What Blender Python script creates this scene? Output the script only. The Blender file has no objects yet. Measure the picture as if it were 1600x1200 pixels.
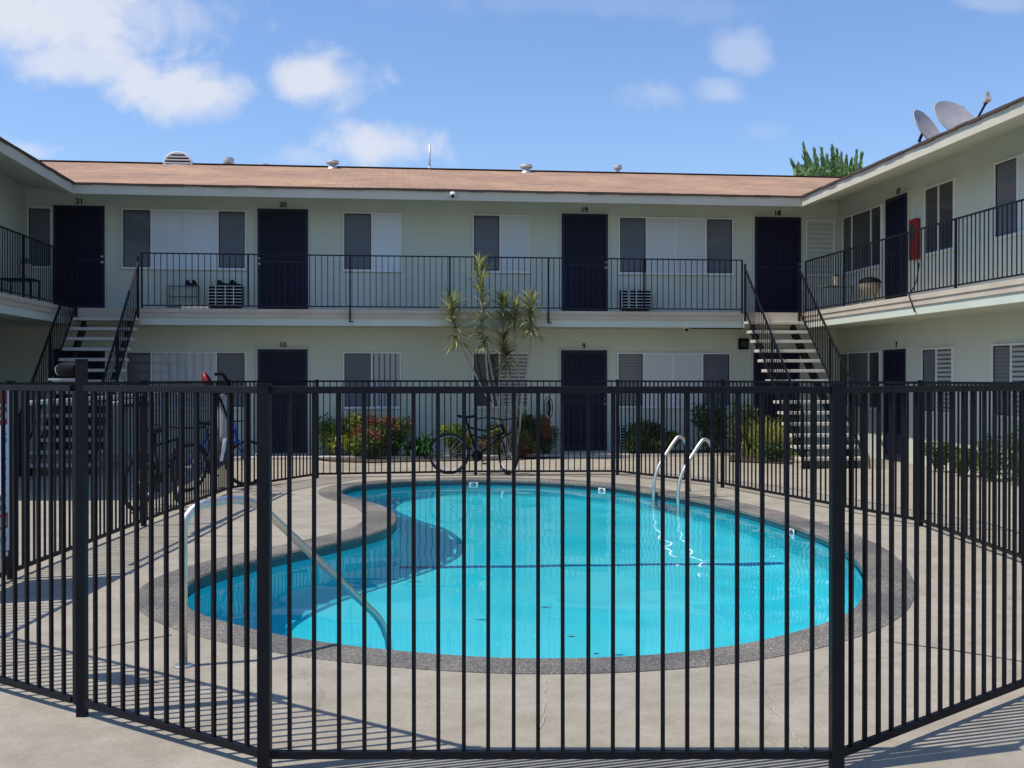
import bpy, bmesh, math, random
from mathutils import Vector, Matrix, noise
R = math.radians
random.seed(7)
S = bpy.context.scene
COL = S.collection

# ------------------------------------------------------------------ camera
EYE = 1.55
F = 1700.0                      # focal length in photo pixels (photo is 1600 wide)
YAW = R(6.2)
HZ = 591.0                      # horizon row of the photo
cs, sn = math.cos(YAW), math.sin(YAW)
cam = bpy.data.cameras.new('camera')
cam.sensor_width = 36; cam.lens = 36 * F / 1600
cam.clip_start = 0.05; cam.clip_end = 2000
camo = bpy.data.objects.new('camera', cam); COL.objects.link(camo)
camo.location = (0, 0, EYE)
camo.rotation_euler = (R(90) - math.atan((600 - HZ) / F), 0, -YAW)
S.camera = camo

def W2(xc, zc):                 # camera-aligned ground coordinates -> world X, Y
    return (xc * cs + zc * sn, -xc * sn + zc * cs)
def G(px, py, h=0.0):           # a point of a level plane measured in the photo -> world X, Y
    zc = (EYE - h) * F / (py - HZ)
    return W2((px - 800) / F * zc, zc)
def BX(px, Y=22.2):             # X on a plane of constant Y
    return math.tan(YAW + math.atan((px - 800) / F)) * Y
def RY(px, X=9.35):             # Y on a plane of constant X
    return X / math.tan(YAW + math.atan((px - 800) / F))
def HH(px, py, Y):              # height of a pixel on a plane of constant Y
    X = BX(px, Y); zc = X * sn + Y * cs
    return EYE + (HZ - py) * zc / F

# ------------------------------------------------------------------ light
SUN = Vector((.839, .170, -1.52)).normalized()     # the way the light travels
sd = bpy.data.lights.new('sun', 'SUN'); sd.energy = 3.8; sd.angle = R(.5); sd.color = (1, .94, .83)
so = bpy.data.objects.new('sun', sd); COL.objects.link(so)
so.rotation_euler = (-SUN).to_track_quat('Z', 'Y').to_euler()
so.location = (-10, 0, 20)
sd.cycles.is_caustics_light = True
w = bpy.data.worlds.new('World'); S.world = w; w.use_nodes = True
nt = w.node_tree; nt.nodes.clear()
def N(t, nt=nt, **k):
    n = nt.nodes.new(t)
    for a, b in k.items(): setattr(n, a, b)
    return n
def M_(op, a, b=None, c=None, nt=nt, clamp=False):
    n = nt.nodes.new('ShaderNodeMath'); n.operation = op; n.use_clamp = clamp
    for i, v in enumerate((a, b, c)):
        if v is None: continue
        if isinstance(v, (int, float)): n.inputs[i].default_value = v
        else: nt.links.new(v, n.inputs[i])
    return n.outputs[0]
L = nt.links.new
sky = N('ShaderNodeTexSky'); sky.sky_type = 'NISHITA'; sky.sun_disc = False
sky.sun_elevation = math.asin(-SUN.z); sky.sun_rotation = math.atan2(-SUN.x, -SUN.y)
sky.air_density = 1.15; sky.dust_density = .35; sky.ozone_density = 2.2
tint = N('ShaderNodeMix'); tint.data_type = 'RGBA'; tint.blend_type = 'MULTIPLY'; tint.inputs[0].default_value = 1
L(sky.outputs[0], tint.inputs[6]); tint.inputs[7].default_value = (.76, .86, 1.06, 1)
tc = N('ShaderNodeTexCoord'); sep = N('ShaderNodeSeparateXYZ'); L(tc.outputs['Generated'], sep.inputs[0])
yy = M_('MAXIMUM', sep.outputs[1], .02)
uu = M_('DIVIDE', sep.outputs[0], yy); vv = M_('DIVIDE', sep.outputs[2], yy)
comb = N('ShaderNodeCombineXYZ'); L(uu, comb.inputs[0]); L(vv, comb.inputs[1])
nz = N('ShaderNodeTexNoise'); nz.inputs['Scale'].default_value = 15; nz.inputs['Detail'].default_value = 8; nz.inputs['Roughness'].default_value = .55; nz.inputs['Distortion'].default_value = .35
nz2 = N('ShaderNodeTexNoise'); nz2.inputs['Scale'].default_value = 6.5; nz2.inputs['Detail'].default_value = 3
L(comb.outputs[0], nz.inputs[0]); L(comb.outputs[0], nz2.inputs[0])
CL = [(70, 25, 215, 95, 1.0), (110, 95, 120, 50, .85), (200, 20, 150, 60, .6), (275, 140, 125, 40, .95), (505, 128, 92, 42, .95), (590, 228, 105, 38, .9), (480, 245, 70, 20, .35),
      (50, 235, 60, 24, .55), (1165, 82, 52, 42, .42), (1025, 146, 50, 28, .34), (1128, 146, 52, 30, .42), (1185, 205, 40, 18, .12),
      (1560, 5, 90, 20, .3), (950, 8, 300, 26, .12)]
acc = None
for (px, py, rx, ry, amp) in CL:
    a, b = (px - 800) / F, (HZ - py) / F
    X, Y = a * cs + sn, -a * sn + cs
    u0, v0 = X / Y, b / Y
    du = M_('MULTIPLY', M_('SUBTRACT', uu, u0), F / rx * .97); dv = M_('MULTIPLY', M_('SUBTRACT', vv, v0), F / ry * .97)
    d = M_('SQRT', M_('ADD', M_('MULTIPLY', du, du), M_('MULTIPLY', dv, dv)))
    d = M_('ADD', d, M_('MULTIPLY', M_('SUBTRACT', nz.outputs[0], .5), 2.9))
    d = M_('ADD', d, M_('MULTIPLY', M_('SUBTRACT', nz2.outputs[0], .5), 1.2))
    g = N('ShaderNodeMapRange'); g.interpolation_type = 'SMOOTHSTEP'
    L(d, g.inputs[0]); g.inputs[1].default_value = 1.22; g.inputs[2].default_value = .22; g.inputs[3].default_value = 0; g.inputs[4].default_value = amp
    acc = g.outputs[0] if acc is None else M_('MAXIMUM', acc, g.outputs[0])
cm = N('ShaderNodeMix'); cm.data_type = 'RGBA'; L(M_('MULTIPLY', acc, .93), cm.inputs[0]); L(tint.outputs[2], cm.inputs[6])
cc = N('ShaderNodeMix'); cc.data_type = 'RGBA'; L(nz2.outputs[0], cc.inputs[0])
cc.inputs[6].default_value = (4.5, 4.75, 5.4, 1); cc.inputs[7].default_value = (5.2, 5.3, 5.8, 1); L(cc.outputs[2], cm.inputs[7])
bg = N('ShaderNodeBackground'); L(cm.outputs[2], bg.inputs[0]); bg.inputs[1].default_value = .135
ow = N('ShaderNodeOutputWorld'); L(bg.outputs[0], ow.inputs[0])
S.view_settings.view_transform = 'Standard'; S.view_settings.look = 'None'
S.view_settings.exposure = 0.25; S.view_settings.gamma = 1; S.view_settings.use_curve_mapping = False
S.cycles.use_denoising = True
S.cycles.caustics_refractive = True; S.cycles.caustics_reflective = False
S.cycles.sample_clamp_indirect = 4; S.cycles.blur_glossy = .5
S.cycles.max_bounces = 8; S.cycles.transmission_bounces = 6; S.cycles.transparent_max_bounces = 8

# ------------------------------------------------------------------ materials
MATS = {}
def mat(name, col, rough=.7, col2=None, scale=6, detail=4, bump=0, bscale=None, metal=0, coat=0, spec=.4, wave=None, lo=.35, hi=.65):
    m = bpy.data.materials.new(name); m.use_nodes = True; n = m.node_tree
    p = n.nodes['Principled BSDF']
    p.inputs['Base Color'].default_value = (*col, 1); p.inputs['Roughness'].default_value = rough
    p.inputs['Metallic'].default_value = metal; p.inputs['Specular IOR Level'].default_value = spec
    if coat: p.inputs['Coat Weight'].default_value = coat; p.inputs['Coat Roughness'].default_value = .04
    t = n.nodes.new('ShaderNodeTexCoord')
    if col2:
        nn = n.nodes.new('ShaderNodeTexNoise'); nn.inputs['Scale'].default_value = scale; nn.inputs['Detail'].default_value = detail
        nn.inputs['Roughness'].default_value = .6
        n.links.new(t.outputs['Object'], nn.inputs[0])
        r = n.nodes.new('ShaderNodeValToRGB'); r.color_ramp.elements[0].position = lo; r.color_ramp.elements[1].position = hi
        r.color_ramp.elements[0].color = (*col, 1); r.color_ramp.elements[1].color = (*col2, 1)
        n.links.new(nn.outputs[0], r.inputs[0]); n.links.new(r.outputs[0], p.inputs['Base Color'])
    if bump:
        b2 = n.nodes.new('ShaderNodeTexNoise'); b2.inputs['Scale'].default_value = bscale or scale * 6; b2.inputs['Detail'].default_value = 5
        n.links.new(t.outputs['Object'], b2.inputs[0])
        bp = n.nodes.new('ShaderNodeBump'); bp.inputs['Strength'].default_value = bump; bp.inputs['Distance'].default_value = .01
        n.links.new(b2.outputs[0], bp.inputs['Height']); n.links.new(bp.outputs[0], p.inputs['Normal'])
    MATS[name] = m
    return m
mat('black_iron', (.0035, .004, .008), .5, (.006, .007, .012), 30, bump=.15, bscale=180, spec=.18)
mat('rail_iron', (.006, .007, .013), .5, spec=.2)
mat('stucco', (.565, .605, .53), .9, (.63, .67, .59), .8, 9, bump=.5, bscale=90, spec=.15)
mat('ceiling', (.52, .55, .45), .9, (.56, .59, .49), 2.0, bump=.3, bscale=60, spec=.15)
mat('trim_cream', (.56, .51, .41), .75, (.61, .56, .45), 2.5, spec=.2)
mat('beam_green', (.56, .60, .50), .8, (.60, .64, .54), 2, spec=.2)
mat('deck_lip', (.49, .42, .33), .85, (.58, .50, .40), 1.4, 8, bump=.3, bscale=50, spec=.2)
mat('frame_white', (.72, .74, .73), .4, (.78, .79, .78), 8, spec=.4)
mat('screen_grey', (.095, .105, .135), .65, (.125, .135, .165), 1.2, coat=.25)
mat('glass_dark', (.018, .02, .028), .35, (.03, .032, .045), 1.0, coat=.55)
mat('door_navy', (.014, .014, .040), .55, (.02, .02, .052), 2.5, spec=.3)
mat('door_slab', (.011, .011, .032), .6, spec=.2)
mat('chrome', (.62, .62, .60), .22, (.5, .5, .48), 12, metal=1)
mat('steel_rail', (.78, .75, .68), .42, (.66, .63, .57), 9, metal=1)
mat('brass_lock', (.75, .72, .66), .3, metal=.8)
mat('black_plastic', (.004, .004, .006), .6, spec=.1)
mat('black_rubber', (.014, .014, .015), .8)
mat('white_plastic', (.75, .75, .73), .45)
mat('tread_concrete', (.50, .46, .40), .85, (.60, .56, .49), 6, bump=.3, bscale=70)
mat('red_paint', (.27, .006, .012), .35, coat=.3)
mat('galvanised', (.5, .51, .52), .5, (.62, .62, .62), 10, metal=.5)
mat('dish_grey', (.33, .335, .345), .6, (.41, .41, .42), 5)
mat('soil', (.045, .032, .022), 1, (.09, .065, .045), 14, bump=.8, bscale=40)
mat('bark_grey', (.30, .27, .23), .9, (.42, .38, .33), 20, bump=.6, bscale=50)
mat('bark_brown', (.10, .07, .05), .9, (.16, .12, .09), 12, bump=.6)
mat('bag_grey', (.30, .30, .29), .85, (.36, .36, .35), 9)
mat('blue_paint', (.012, .04, .32), .35, coat=.3)
mat('sign_white', (.62, .66, .72), .5)
mat('sign_blue', (.04, .12, .30), .5)
mat('sign_red', (.42, .015, .02), .5)
mat('joint_dark', (.10, .09, .075), .95)
mat('crack_pale', (.52, .47, .40), .95)
mat('pool_line', (.005, .13, .36), .6)
mat('leaf_debris', (.03, .03, .02), .8)
mat('dark_cloth', (.015, .02, .03), .9)
mat('tan_metal', (.30, .27, .2), .6, (.36, .33, .25), 9)
mat('table_metal', (.2, .21, .23), .5)
for nme, a, b in (('leaf_green', (.07, .14, .025), (.17, .26, .05)), ('leaf_yellow', (.20, .25, .035), (.42, .44, .09)), ('leaf_red', (.22, .07, .04), (.36, .17, .07)),
                  ('leaf_dark', (.03, .065, .02), (.08, .13, .035)), ('leaf_deep', (.02, .10, .03), (.06, .18, .04)), ('leaf_grass', (.26, .30, .07), (.48, .48, .15)),
                  ('leaf_dracaena', (.28, .31, .10), (.58, .58, .28)), ('leaf_drac_dark', (.09, .13, .04), (.24, .27, .10)), ('leaf_cypress', (.12, .24, .12), (.30, .44, .20)),
                  ('leaf_drac_dry', (.13, .10, .04), (.24, .18, .08))):
    m = mat(nme, a, .55, b, 5, 3, spec=.3)
    p = m.node_tree.nodes['Principled BSDF']
    # a little light comes through every leaf
    n = m.node_tree; tr = n.nodes.new('ShaderNodeBsdfTranslucent'); mx = n.nodes.new('ShaderNodeMixShader'); mx.inputs[0].default_value = .28
    src = p.inputs['Base Color'].links[0].from_socket
    n.links.new(src, tr.inputs[0]); n.links.new(p.outputs[0], mx.inputs[1]); n.links.new(tr.outputs[0], mx.inputs[2])
    n.links.new(mx.outputs[0], n.nodes['Material Output'].inputs[0])

def concrete(name, a, b, stain):
    m = bpy.data.materials.new(name); m.use_nodes = True; n = m.node_tree; p = n.nodes['Principled BSDF']
    lk = n.links.new
    t = n.nodes.new('ShaderNodeTexCoord')
    def noi(s, d, r=.6):
        x = n.nodes.new('ShaderNodeTexNoise'); x.inputs['Scale'].default_value = s; x.inputs['Detail'].default_value = d; x.inputs['Roughness'].default_value = r
        lk(t.outputs['Object'], x.inputs[0]); return x.outputs[0]
    def ramp(s, e0, e1, c0, c1):
        r = n.nodes.new('ShaderNodeValToRGB'); r.color_ramp.elements[0].position = e0; r.color_ramp.elements[1].position = e1
        r.color_ramp.elements[0].color = (*c0, 1); r.color_ramp.elements[1].color = (*c1, 1); lk(s, r.inputs[0]); return r.outputs[0]
    def mult(x, y, f=1):
        q = n.nodes.new('ShaderNodeMix'); q.data_type = 'RGBA'; q.blend_type = 'MULTIPLY'; q.inputs[0].default_value = f
        lk(x, q.inputs[6]); lk(y, q.inputs[7]); return q.outputs[2]
    base = ramp(noi(.45, 6), .3, .7, a, b)
    c = mult(base, ramp(noi(2.2, 8, .7), .28, .72, stain, (1, 1, 1)))
    c = mult(c, ramp(noi(55, 3), .3, .7, (.88, .88, .88), (1.06, 1.06, 1.06)))
    sp = n.nodes.new('ShaderNodeTexVoronoi'); sp.inputs['Scale'].default_value = 2.6; lk(t.outputs['Object'], sp.inputs[0])
    c = mult(c, ramp(sp.outputs['Distance'], .02, .035, (.45, .42, .38), (1, 1, 1)))
    wp = n.nodes.new('ShaderNodeVectorMath'); wp.operation = 'MULTIPLY_ADD'; wn_ = n.nodes.new('ShaderNodeTexNoise'); wn_.inputs['Scale'].default_value = 1.6; wn_.inputs['Detail'].default_value = 6
    lk(t.outputs['Object'], wn_.inputs[0]); lk(wn_.outputs['Color'], wp.inputs[0]); wp.inputs[1].default_value = (.55, .55, 0); lk(t.outputs['Object'], wp.inputs[2])
    cv = n.nodes.new('ShaderNodeTexVoronoi'); cv.feature = 'DISTANCE_TO_EDGE'; cv.inputs['Scale'].default_value = .42; lk(wp.outputs[0], cv.inputs[0])
    ck = ramp(cv.outputs['Distance'], .0008, .0035, (.62, .60, .58), (1, 1, 1)); c = mult(c, ck, .45)
    c = mult(c, ramp(noi(7, 8, .75), .35, .75, (1.05, 1.05, 1.05), (.84, .83, .81)))
    lk(c, p.inputs['Base Color']); p.inputs['Roughness'].default_value = .85; p.inputs['Specular IOR Level'].default_value = .25
    bp = n.nodes.new('ShaderNodeBump'); bp.inputs['Strength'].default_value = .35; bp.inputs['Distance'].default_value = .004
    lk(noi(60, 6), bp.inputs['Height']); lk(bp.outputs[0], p.inputs['Normal'])
    MATS[name] = m; return m
concrete('concrete', (.375, .335, .275), (.475, .425, .348), (.68, .66, .62))

def pebble():
    m = bpy.data.materials.new('pebble_coping'); m.use_nodes = True; n = m.node_tree; p = n.nodes['Principled BSDF']; lk = n.links.new
    t = n.nodes.new('ShaderNodeTexCoord')
    v = n.nodes.new('ShaderNodeTexVoronoi'); v.inputs['Scale'].default_value = 120; lk(t.outputs['Object'], v.inputs[0])
    r = n.nodes.new('ShaderNodeValToRGB'); e = r.color_ramp.elements
    e[0].position = 0; e[0].color = (.10, .095, .088, 1); e[1].position = 1; e[1].color = (.42, .38, .32, 1)
    for ps, cc_ in ((.3, (.145, .135, .122, 1)), (.6, (.19, .175, .155, 1)), (.85, (.23, .215, .19, 1))):
        q = e.new(ps); q.color = cc_
    sp = n.nodes.new('ShaderNodeSeparateColor'); lk(v.outputs['Color'], sp.inputs[0]); lk(sp.outputs[0], r.inputs[0])
    nn = n.nodes.new('ShaderNodeTexNoise'); nn.inputs['Scale'].default_value = 1.2; lk(t.outputs['Object'], nn.inputs[0])
    r2 = n.nodes.new('ShaderNodeValToRGB'); r2.color_ramp.elements[0].position = .4; r2.color_ramp.elements[1].position = .62
    r2.color_ramp.elements[0].color = (.60, .60, .62, 1); r2.color_ramp.elements[1].color = (1.05, 1, .95, 1); lk(nn.outputs[0], r2.inputs[0])
    q = n.nodes.new('ShaderNodeMix'); q.data_type = 'RGBA'; q.blend_type = 'MULTIPLY'; q.inputs[0].default_value = 1
    lk(r.outputs[0], q.inputs[6]); lk(r2.outputs[0], q.inputs[7]); lk(q.outputs[2], p.inputs['Base Color'])
    bp = n.nodes.new('ShaderNodeBump'); bp.inputs['Strength'].default_value = .6; bp.inputs['Distance'].default_value = .006; bp.invert = True
    lk(v.outputs['Distance'], bp.inputs['Height']); lk(bp.outputs[0], p.inputs['Normal']); p.inputs['Roughness'].default_value = .8
    MATS['pebble_coping'] = m
pebble()

def shingles():
    m = bpy.data.materials.new('shingles'); m.use_nodes = True; n = m.node_tree; p = n.nodes['Principled BSDF']; lk = n.links.new
    t = n.nodes.new('ShaderNodeTexCoord')
    br = n.nodes.new('ShaderNodeTexBrick'); br.offset = .37
    br.inputs['Scale'].default_value = 1; br.inputs['Brick Width'].default_value = .33; br.inputs['Row Height'].default_value = .145
    br.inputs['Mortar Size'].default_value = .006; br.inputs['Mortar Smooth'].default_value = .3
    br.inputs['Color1'].default_value = (.35, .222, .15, 1); br.inputs['Color2'].default_value = (.46, .30, .205, 1); br.inputs['Mortar'].default_value = (.22, .12, .07, 1)
    lk(t.outputs['UV'], br.inputs[0])
    nn = n.nodes.new('ShaderNodeTexNoise'); nn.inputs['Scale'].default_value = .5; nn.inputs['Detail'].default_value = 5; lk(t.outputs['UV'], nn.inputs[0])
    r2 = n.nodes.new('ShaderNodeValToRGB'); r2.color_ramp.elements[0].position = .35; r2.color_ramp.elements[1].position = .65
    r2.color_ramp.elements[0].color = (.80, .80, .84, 1); r2.color_ramp.elements[1].color = (1.1, 1.06, 1.0, 1); lk(nn.outputs[0], r2.inputs[0])
    q = n.nodes.new('ShaderNodeMix'); q.data_type = 'RGBA'; q.blend_type = 'MULTIPLY'; q.inputs[0].default_value = 1
    lk(br.outputs[0], q.inputs[6]); lk(r2.outputs[0], q.inputs[7]); lk(q.outputs[2], p.inputs['Base Color']); p.inputs['Roughness'].default_value = .9
    p.inputs['Specular IOR Level'].default_value = .15
    MATS['shingles'] = m
shingles()

def striped(name, a, b, vert, period, duty=.5, coat=.45):
    m = bpy.data.materials.new(name); m.use_nodes = True; n = m.node_tree; p = n.nodes['Principled BSDF']; lk = n.links.new
    t = n.nodes.new('ShaderNodeTexCoord'); s = n.nodes.new('ShaderNodeSeparateXYZ'); lk(t.outputs['Object'], s.inputs[0])
    if vert: x = M_('ADD', s.outputs[0], s.outputs[1], nt=n)
    else: x = s.outputs[2]
    fr = M_('FRACT', M_('DIVIDE', x, period, nt=n), nt=n)
    tri = M_('ABSOLUTE', M_('SUBTRACT', fr, .5, nt=n), nt=n)
    g = n.nodes.new('ShaderNodeMapRange'); g.interpolation_type = 'SMOOTHSTEP'; lk(tri, g.inputs[0]); g.inputs[1].default_value = .5 * duty - .12; g.inputs[2].default_value = .5 * duty + .12
    q = n.nodes.new('ShaderNodeMix'); q.data_type = 'RGBA'; lk(g.outputs[0], q.inputs[0]); q.inputs[6].default_value = (*a, 1); q.inputs[7].default_value = (*b, 1)
    lk(q.outputs[2], p.inputs['Base Color']); p.inputs['Roughness'].default_value = .6
    p.inputs['Coat Weight'].default_value = coat; p.inputs['Coat Roughness'].default_value = .04
    MATS[name] = m
striped('blind_fine', (.62, .65, .68), (.46, .49, .53), False, .05, .75)
striped('blind_coarse', (.42, .45, .45), (.06, .07, .08), False, .075, .6)
striped('blind_screened', (.15, .165, .185), (.09, .10, .115), False, .06, .6)
striped('blind_vertical', (.36, .40, .44), (.07, .08, .10), True, .11, .7)
striped('curtain', (.50, .53, .57), (.37, .41, .45), True, .16, .7)
striped('panel_white', (.66, .71, .78), (.63, .68, .75), True, .6, .9)
striped('jalousie', (.52, .55, .51), (.34, .36, .34), False, .10, .8)

def plaster():
    m = bpy.data.materials.new('pool_plaster'); m.use_nodes = True; n = m.node_tree; p = n.nodes['Principled BSDF']; lk = n.links.new
    t = n.nodes.new('ShaderNodeTexCoord')
    nn = n.nodes.new('ShaderNodeTexNoise'); nn.inputs['Scale'].default_value = .8; nn.inputs['Detail'].default_value = 6; lk(t.outputs['Object'], nn.inputs[0])
    r = n.nodes.new('ShaderNodeValToRGB'); r.color_ramp.elements[0].position = .3; r.color_ramp.elements[1].position = .7
    r.color_ramp.elements[0].color = (.03, .79, .95, 1); r.color_ramp.elements[1].color = (.11, .87, .97, 1); lk(nn.outputs[0], r.inputs[0])
    lk(r.outputs[0], p.inputs['Base Color']); p.inputs['Roughness'].default_value = .9; p.inputs['Specular IOR Level'].default_value = .1
    MATS['pool_plaster'] = m
plaster()
mat('pool_tile', (.012, .045, .075), .3, (.03, .08, .11), 22, spec=.5)
m = bpy.data.materials.new('water'); m.use_nodes = True; n = m.node_tree; n.nodes.clear()
o_ = n.nodes.new('ShaderNodeOutputMaterial'); g_ = n.nodes.new('ShaderNodeBsdfGlass'); g_.inputs['IOR'].default_value = 1.33
g_.inputs['Roughness'].default_value = 0; g_.inputs['Color'].default_value = (1, 1, 1, 1); n.links.new(g_.outputs[0], o_.inputs[0]); MATS['water'] = m

# ------------------------------------------------------------------ mesh helpers
class MB:
    def __init__(s): s.v = []; s.f = []
    def quad(s, *p):
        i = len(s.v); s.v += [tuple(x) for x in p]; s.f.append(tuple(range(i, i + len(p))))
        return s
    def box(s, a, b):
        x0, x1 = sorted((a[0], b[0])); y0, y1 = sorted((a[1], b[1])); z0, z1 = sorted((a[2], b[2]))
        i = len(s.v)
        s.v += [(x0, y0, z0), (x1, y0, z0), (x1, y1, z0), (x0, y1, z0), (x0, y0, z1), (x1, y0, z1), (x1, y1, z1), (x0, y1, z1)]
        s.f += [(i, i+3, i+2, i+1), (i+4, i+5, i+6, i+7), (i, i+1, i+5, i+4), (i+1, i+2, i+6, i+5), (i+2, i+3, i+7, i+6), (i+3, i, i+4, i+7)]
        return s
    def bar(s, p, q, wd, ht, up=(0, 0, 1)):            # rectangular bar between two points
        p = Vector(p); q = Vector(q); d = (q - p).normalized(); up = Vector(up)
        if abs(d.dot(up)) > .99: up = Vector((0, 1, 0))
        r = d.cross(up).normalized(); u = r.cross(d).normalized()
        i = len(s.v)
        for e in (p, q):
            for a, b in ((-1, -1), (1, -1), (1, 1), (-1, 1)): s.v.append(tuple(e + r * a * wd / 2 + u * b * ht / 2))
        s.f += [(i, i+1, i+2, i+3), (i+7, i+6, i+5, i+4), (i, i+4, i+5, i+1), (i+1, i+5, i+6, i+2), (i+2, i+6, i+7, i+3), (i+3, i+7, i+4, i)]
        return s
    def post(s, x, y, z0, z1, wd, ang=0):
        c, d = math.cos(ang), math.sin(ang)
        return s.bar((x, y, z0), (x, y, z1), wd, wd, up=(-d, c, 0)) if False else s._post(x, y, z0, z1, wd, c, d)
    def _post(s, x, y, z0, z1, wd, c, d):
        i = len(s.v); h = wd / 2
        for z in (z0, z1):
            for a, b in ((-h, -h), (h, -h), (h, h), (-h, h)): s.v.append((x + a * c - b * d, y + a * d + b * c, z))
        s.f += [(i+3, i+2, i+1, i), (i+4, i+5, i+6, i+7), (i, i+1, i+5, i+4), (i+1, i+2, i+6, i+5), (i+2, i+3, i+7, i+6), (i+3, i, i+4, i+7)]
        return s
    def tube(s, pts, r, n=8, closed=False, caps=True):
        pts = [Vector(p) for p in pts]; m = len(pts); prev = None; base = len(s.v)
        rr = r if isinstance(r, (list, tuple)) else [r] * m
        for k in range(m):
            if closed: d = (pts[(k + 1) % m] - pts[k - 1]).normalized()
            else: d = (pts[min(k + 1, m - 1)] - pts[max(k - 1, 0)]).normalized()
            if prev is None:
                u = d.cross(Vector((0, 0, 1)))
                if u.length < .01: u = d.cross(Vector((0, 1, 0)))
                u.normalize()
            else:
                u = (prev - d * prev.dot(d))
                u = u.normalized() if u.length > 1e-6 else d.orthogonal().normalized()
            prev = u; v = d.cross(u)
            for j in range(n):
                a = 2 * math.pi * j / n; s.v.append(tuple(pts[k] + (u * math.cos(a) + v * math.sin(a)) * rr[k]))
        for k in range(m if closed else m - 1):
            k2 = (k + 1) % m
            for j in range(n):
                j2 = (j + 1) % n
                s.f.append((base + k*n + j, base + k*n + j2, base + k2*n + j2, base + k2*n + j))
        if caps and not closed:
            s.f.append(tuple(base + j for j in range(n))[::-1]); s.f.append(tuple(base + (m-1)*n + j for j in range(n)))
        return s
    def lathe(s, prof, c=(0, 0, 0), n=20, mtx=None):  # profile of (r, z)
        i = len(s.v); c = Vector(c)
        for (r, z) in prof:
            for j in range(n):
                a = 2 * math.pi * j / n; p = Vector((r * math.cos(a), r * math.sin(a), z))
                if mtx: p = mtx @ p
                s.v.append(tuple(c + p))
        for k in range(len(prof) - 1):
            for j in range(n):
                j2 = (j + 1) % n; s.f.append((i + k*n + j, i + k*n + j2, i + (k+1)*n + j2, i + (k+1)*n + j))
        return s
    def strip(s, pts, wds, side):                     # flat tapering leaf
        i = len(s.v)
        for p, wd in zip(pts, wds):
            s.v += [tuple(p - side * wd / 2), tuple(p + side * wd / 2)]
        for k in range(len(pts) - 1): s.f.append((i + 2*k, i + 2*k + 1, i + 2*k + 3, i + 2*k + 2))
        return s
    def build(s, name, material, parent=None, smooth=False, bevel=0):
        me = bpy.data.meshes.new(name); me.from_pydata(s.v, [], s.f); me.update()
        mm = material if isinstance(material, (list, tuple)) else [material]
        for x in mm: me.materials.append(MATS[x])
        o = bpy.data.objects.new(name, me); COL.objects.link(o)
        if smooth: me.polygons.foreach_set('use_smooth', [True] * len(me.polygons))
        if parent:
            o.parent = parent; o.matrix_parent_inverse = parent.matrix_basis.inverted()
        if bevel:
            b = o.modifiers.new('bevel', 'BEVEL'); b.width = bevel; b.segments = 2; b.limit_method = 'ANGLE'
        return o
def tag(o, label=None, cat=None, group=None, kind=None):
    if label: o['label'] = label
    if cat: o['category'] = cat
    if group: o['group'] = group
    if kind: o['kind'] = kind
    return o
def empty(name, loc=(0, 0, 0), label=None, cat=None, group=None):
    o = bpy.data.objects.new(name, None); COL.objects.link(o); o.location = loc; o.empty_display_size = .2
    return tag(o, label, cat, group)
def text(name, body, loc, size, rot, material, parent=None, extrude=.004, align='CENTER'):
    c = bpy.data.curves.new(name, 'FONT'); c.body = body; c.size = size; c.extrude = extrude; c.align_x = align; c.offset = size * .012
    c.materials.append(MATS[material]); t_ = bpy.data.objects.new('t', c); COL.objects.link(t_); bpy.context.view_layer.update()
    me = bpy.data.meshes.new_from_object(t_.evaluated_get(bpy.context.evaluated_depsgraph_get())); me.name = name; bpy.data.objects.remove(t_)
    o = bpy.data.objects.new(name, me); COL.objects.link(o); o.location = loc; o.rotation_euler = rot
    if parent:
        o.parent = parent; o.matrix_parent_inverse = parent.matrix_basis.inverted()
    return o

# ------------------------------------------------------------------ pool outline
OUT = [(600, 754), (660, 750.5), (740, 749), (830, 750.5), (900, 754.5), (960, 760), (1030, 770.5), (1100, 783), (1180, 802), (1261, 828), (1310, 849), (1338, 871),
       (1351, 893), (1353, 912), (1346, 935), (1332, 952), (1298, 970), (1261, 982), (1180, 1003), (1101, 1015), (1017, 1024), (930, 1028), (850, 1029.5), (770, 1028), (700, 1023.5),
       (600, 1015), (500, 1003), (430, 991), (380, 979), (330, 965), (303, 955), (291, 945), (287, 929), (292, 914), (309, 902), (357, 886), (410, 872.5), (474, 859),
       (551, 842), (594, 830), (614, 820), (621, 809), (615, 800), (599, 790.5), (565, 781), (546, 775.5), (533, 769), (540, 762.5), (562, 757.5)]
def catmull(P, k=8):
    r = []; n = len(P)
    for i in range(n):
        a, b, c, d = (Vector(P[(i + j - 1) % n]) for j in range(4))
        for q in range(k):
            t = q / k
            r.append(.5 * ((2 * b) + (c - a) * t + (2 * a - 5 * b + 4 * c - d) * t * t + (3 * b - a - 3 * c + d) * t ** 3))
    return r
def resample(P, step):
    n = len(P); d = [0]
    for i in range(n): d.append(d[-1] + (P[(i + 1) % n] - P[i]).length)
    m = int(d[-1] / step); out = []; j = 0
    for k in range(m):
        t = d[-1] * k / m
        while d[j + 1] < t: j += 1
        f = (t - d[j]) / max(1e-9, d[j + 1] - d[j]); out.append(P[j].lerp(P[(j + 1) % n], f))
    return out
def smooth_loop(P, it):
    for _ in range(it): P = [(P[i - 1] + P[i] * 2 + P[(i + 1) % len(P)]) / 4 for i in range(len(P))]
    return P
loop = smooth_loop(resample(catmull([G(*p) for p in OUT]), .08), 6)
NL = len(loop)
area = sum(loop[i].x * loop[(i + 1) % NL].y - loop[(i + 1) % NL].x * loop[i].y for i in range(NL))
if area < 0: loop.reverse()
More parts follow.
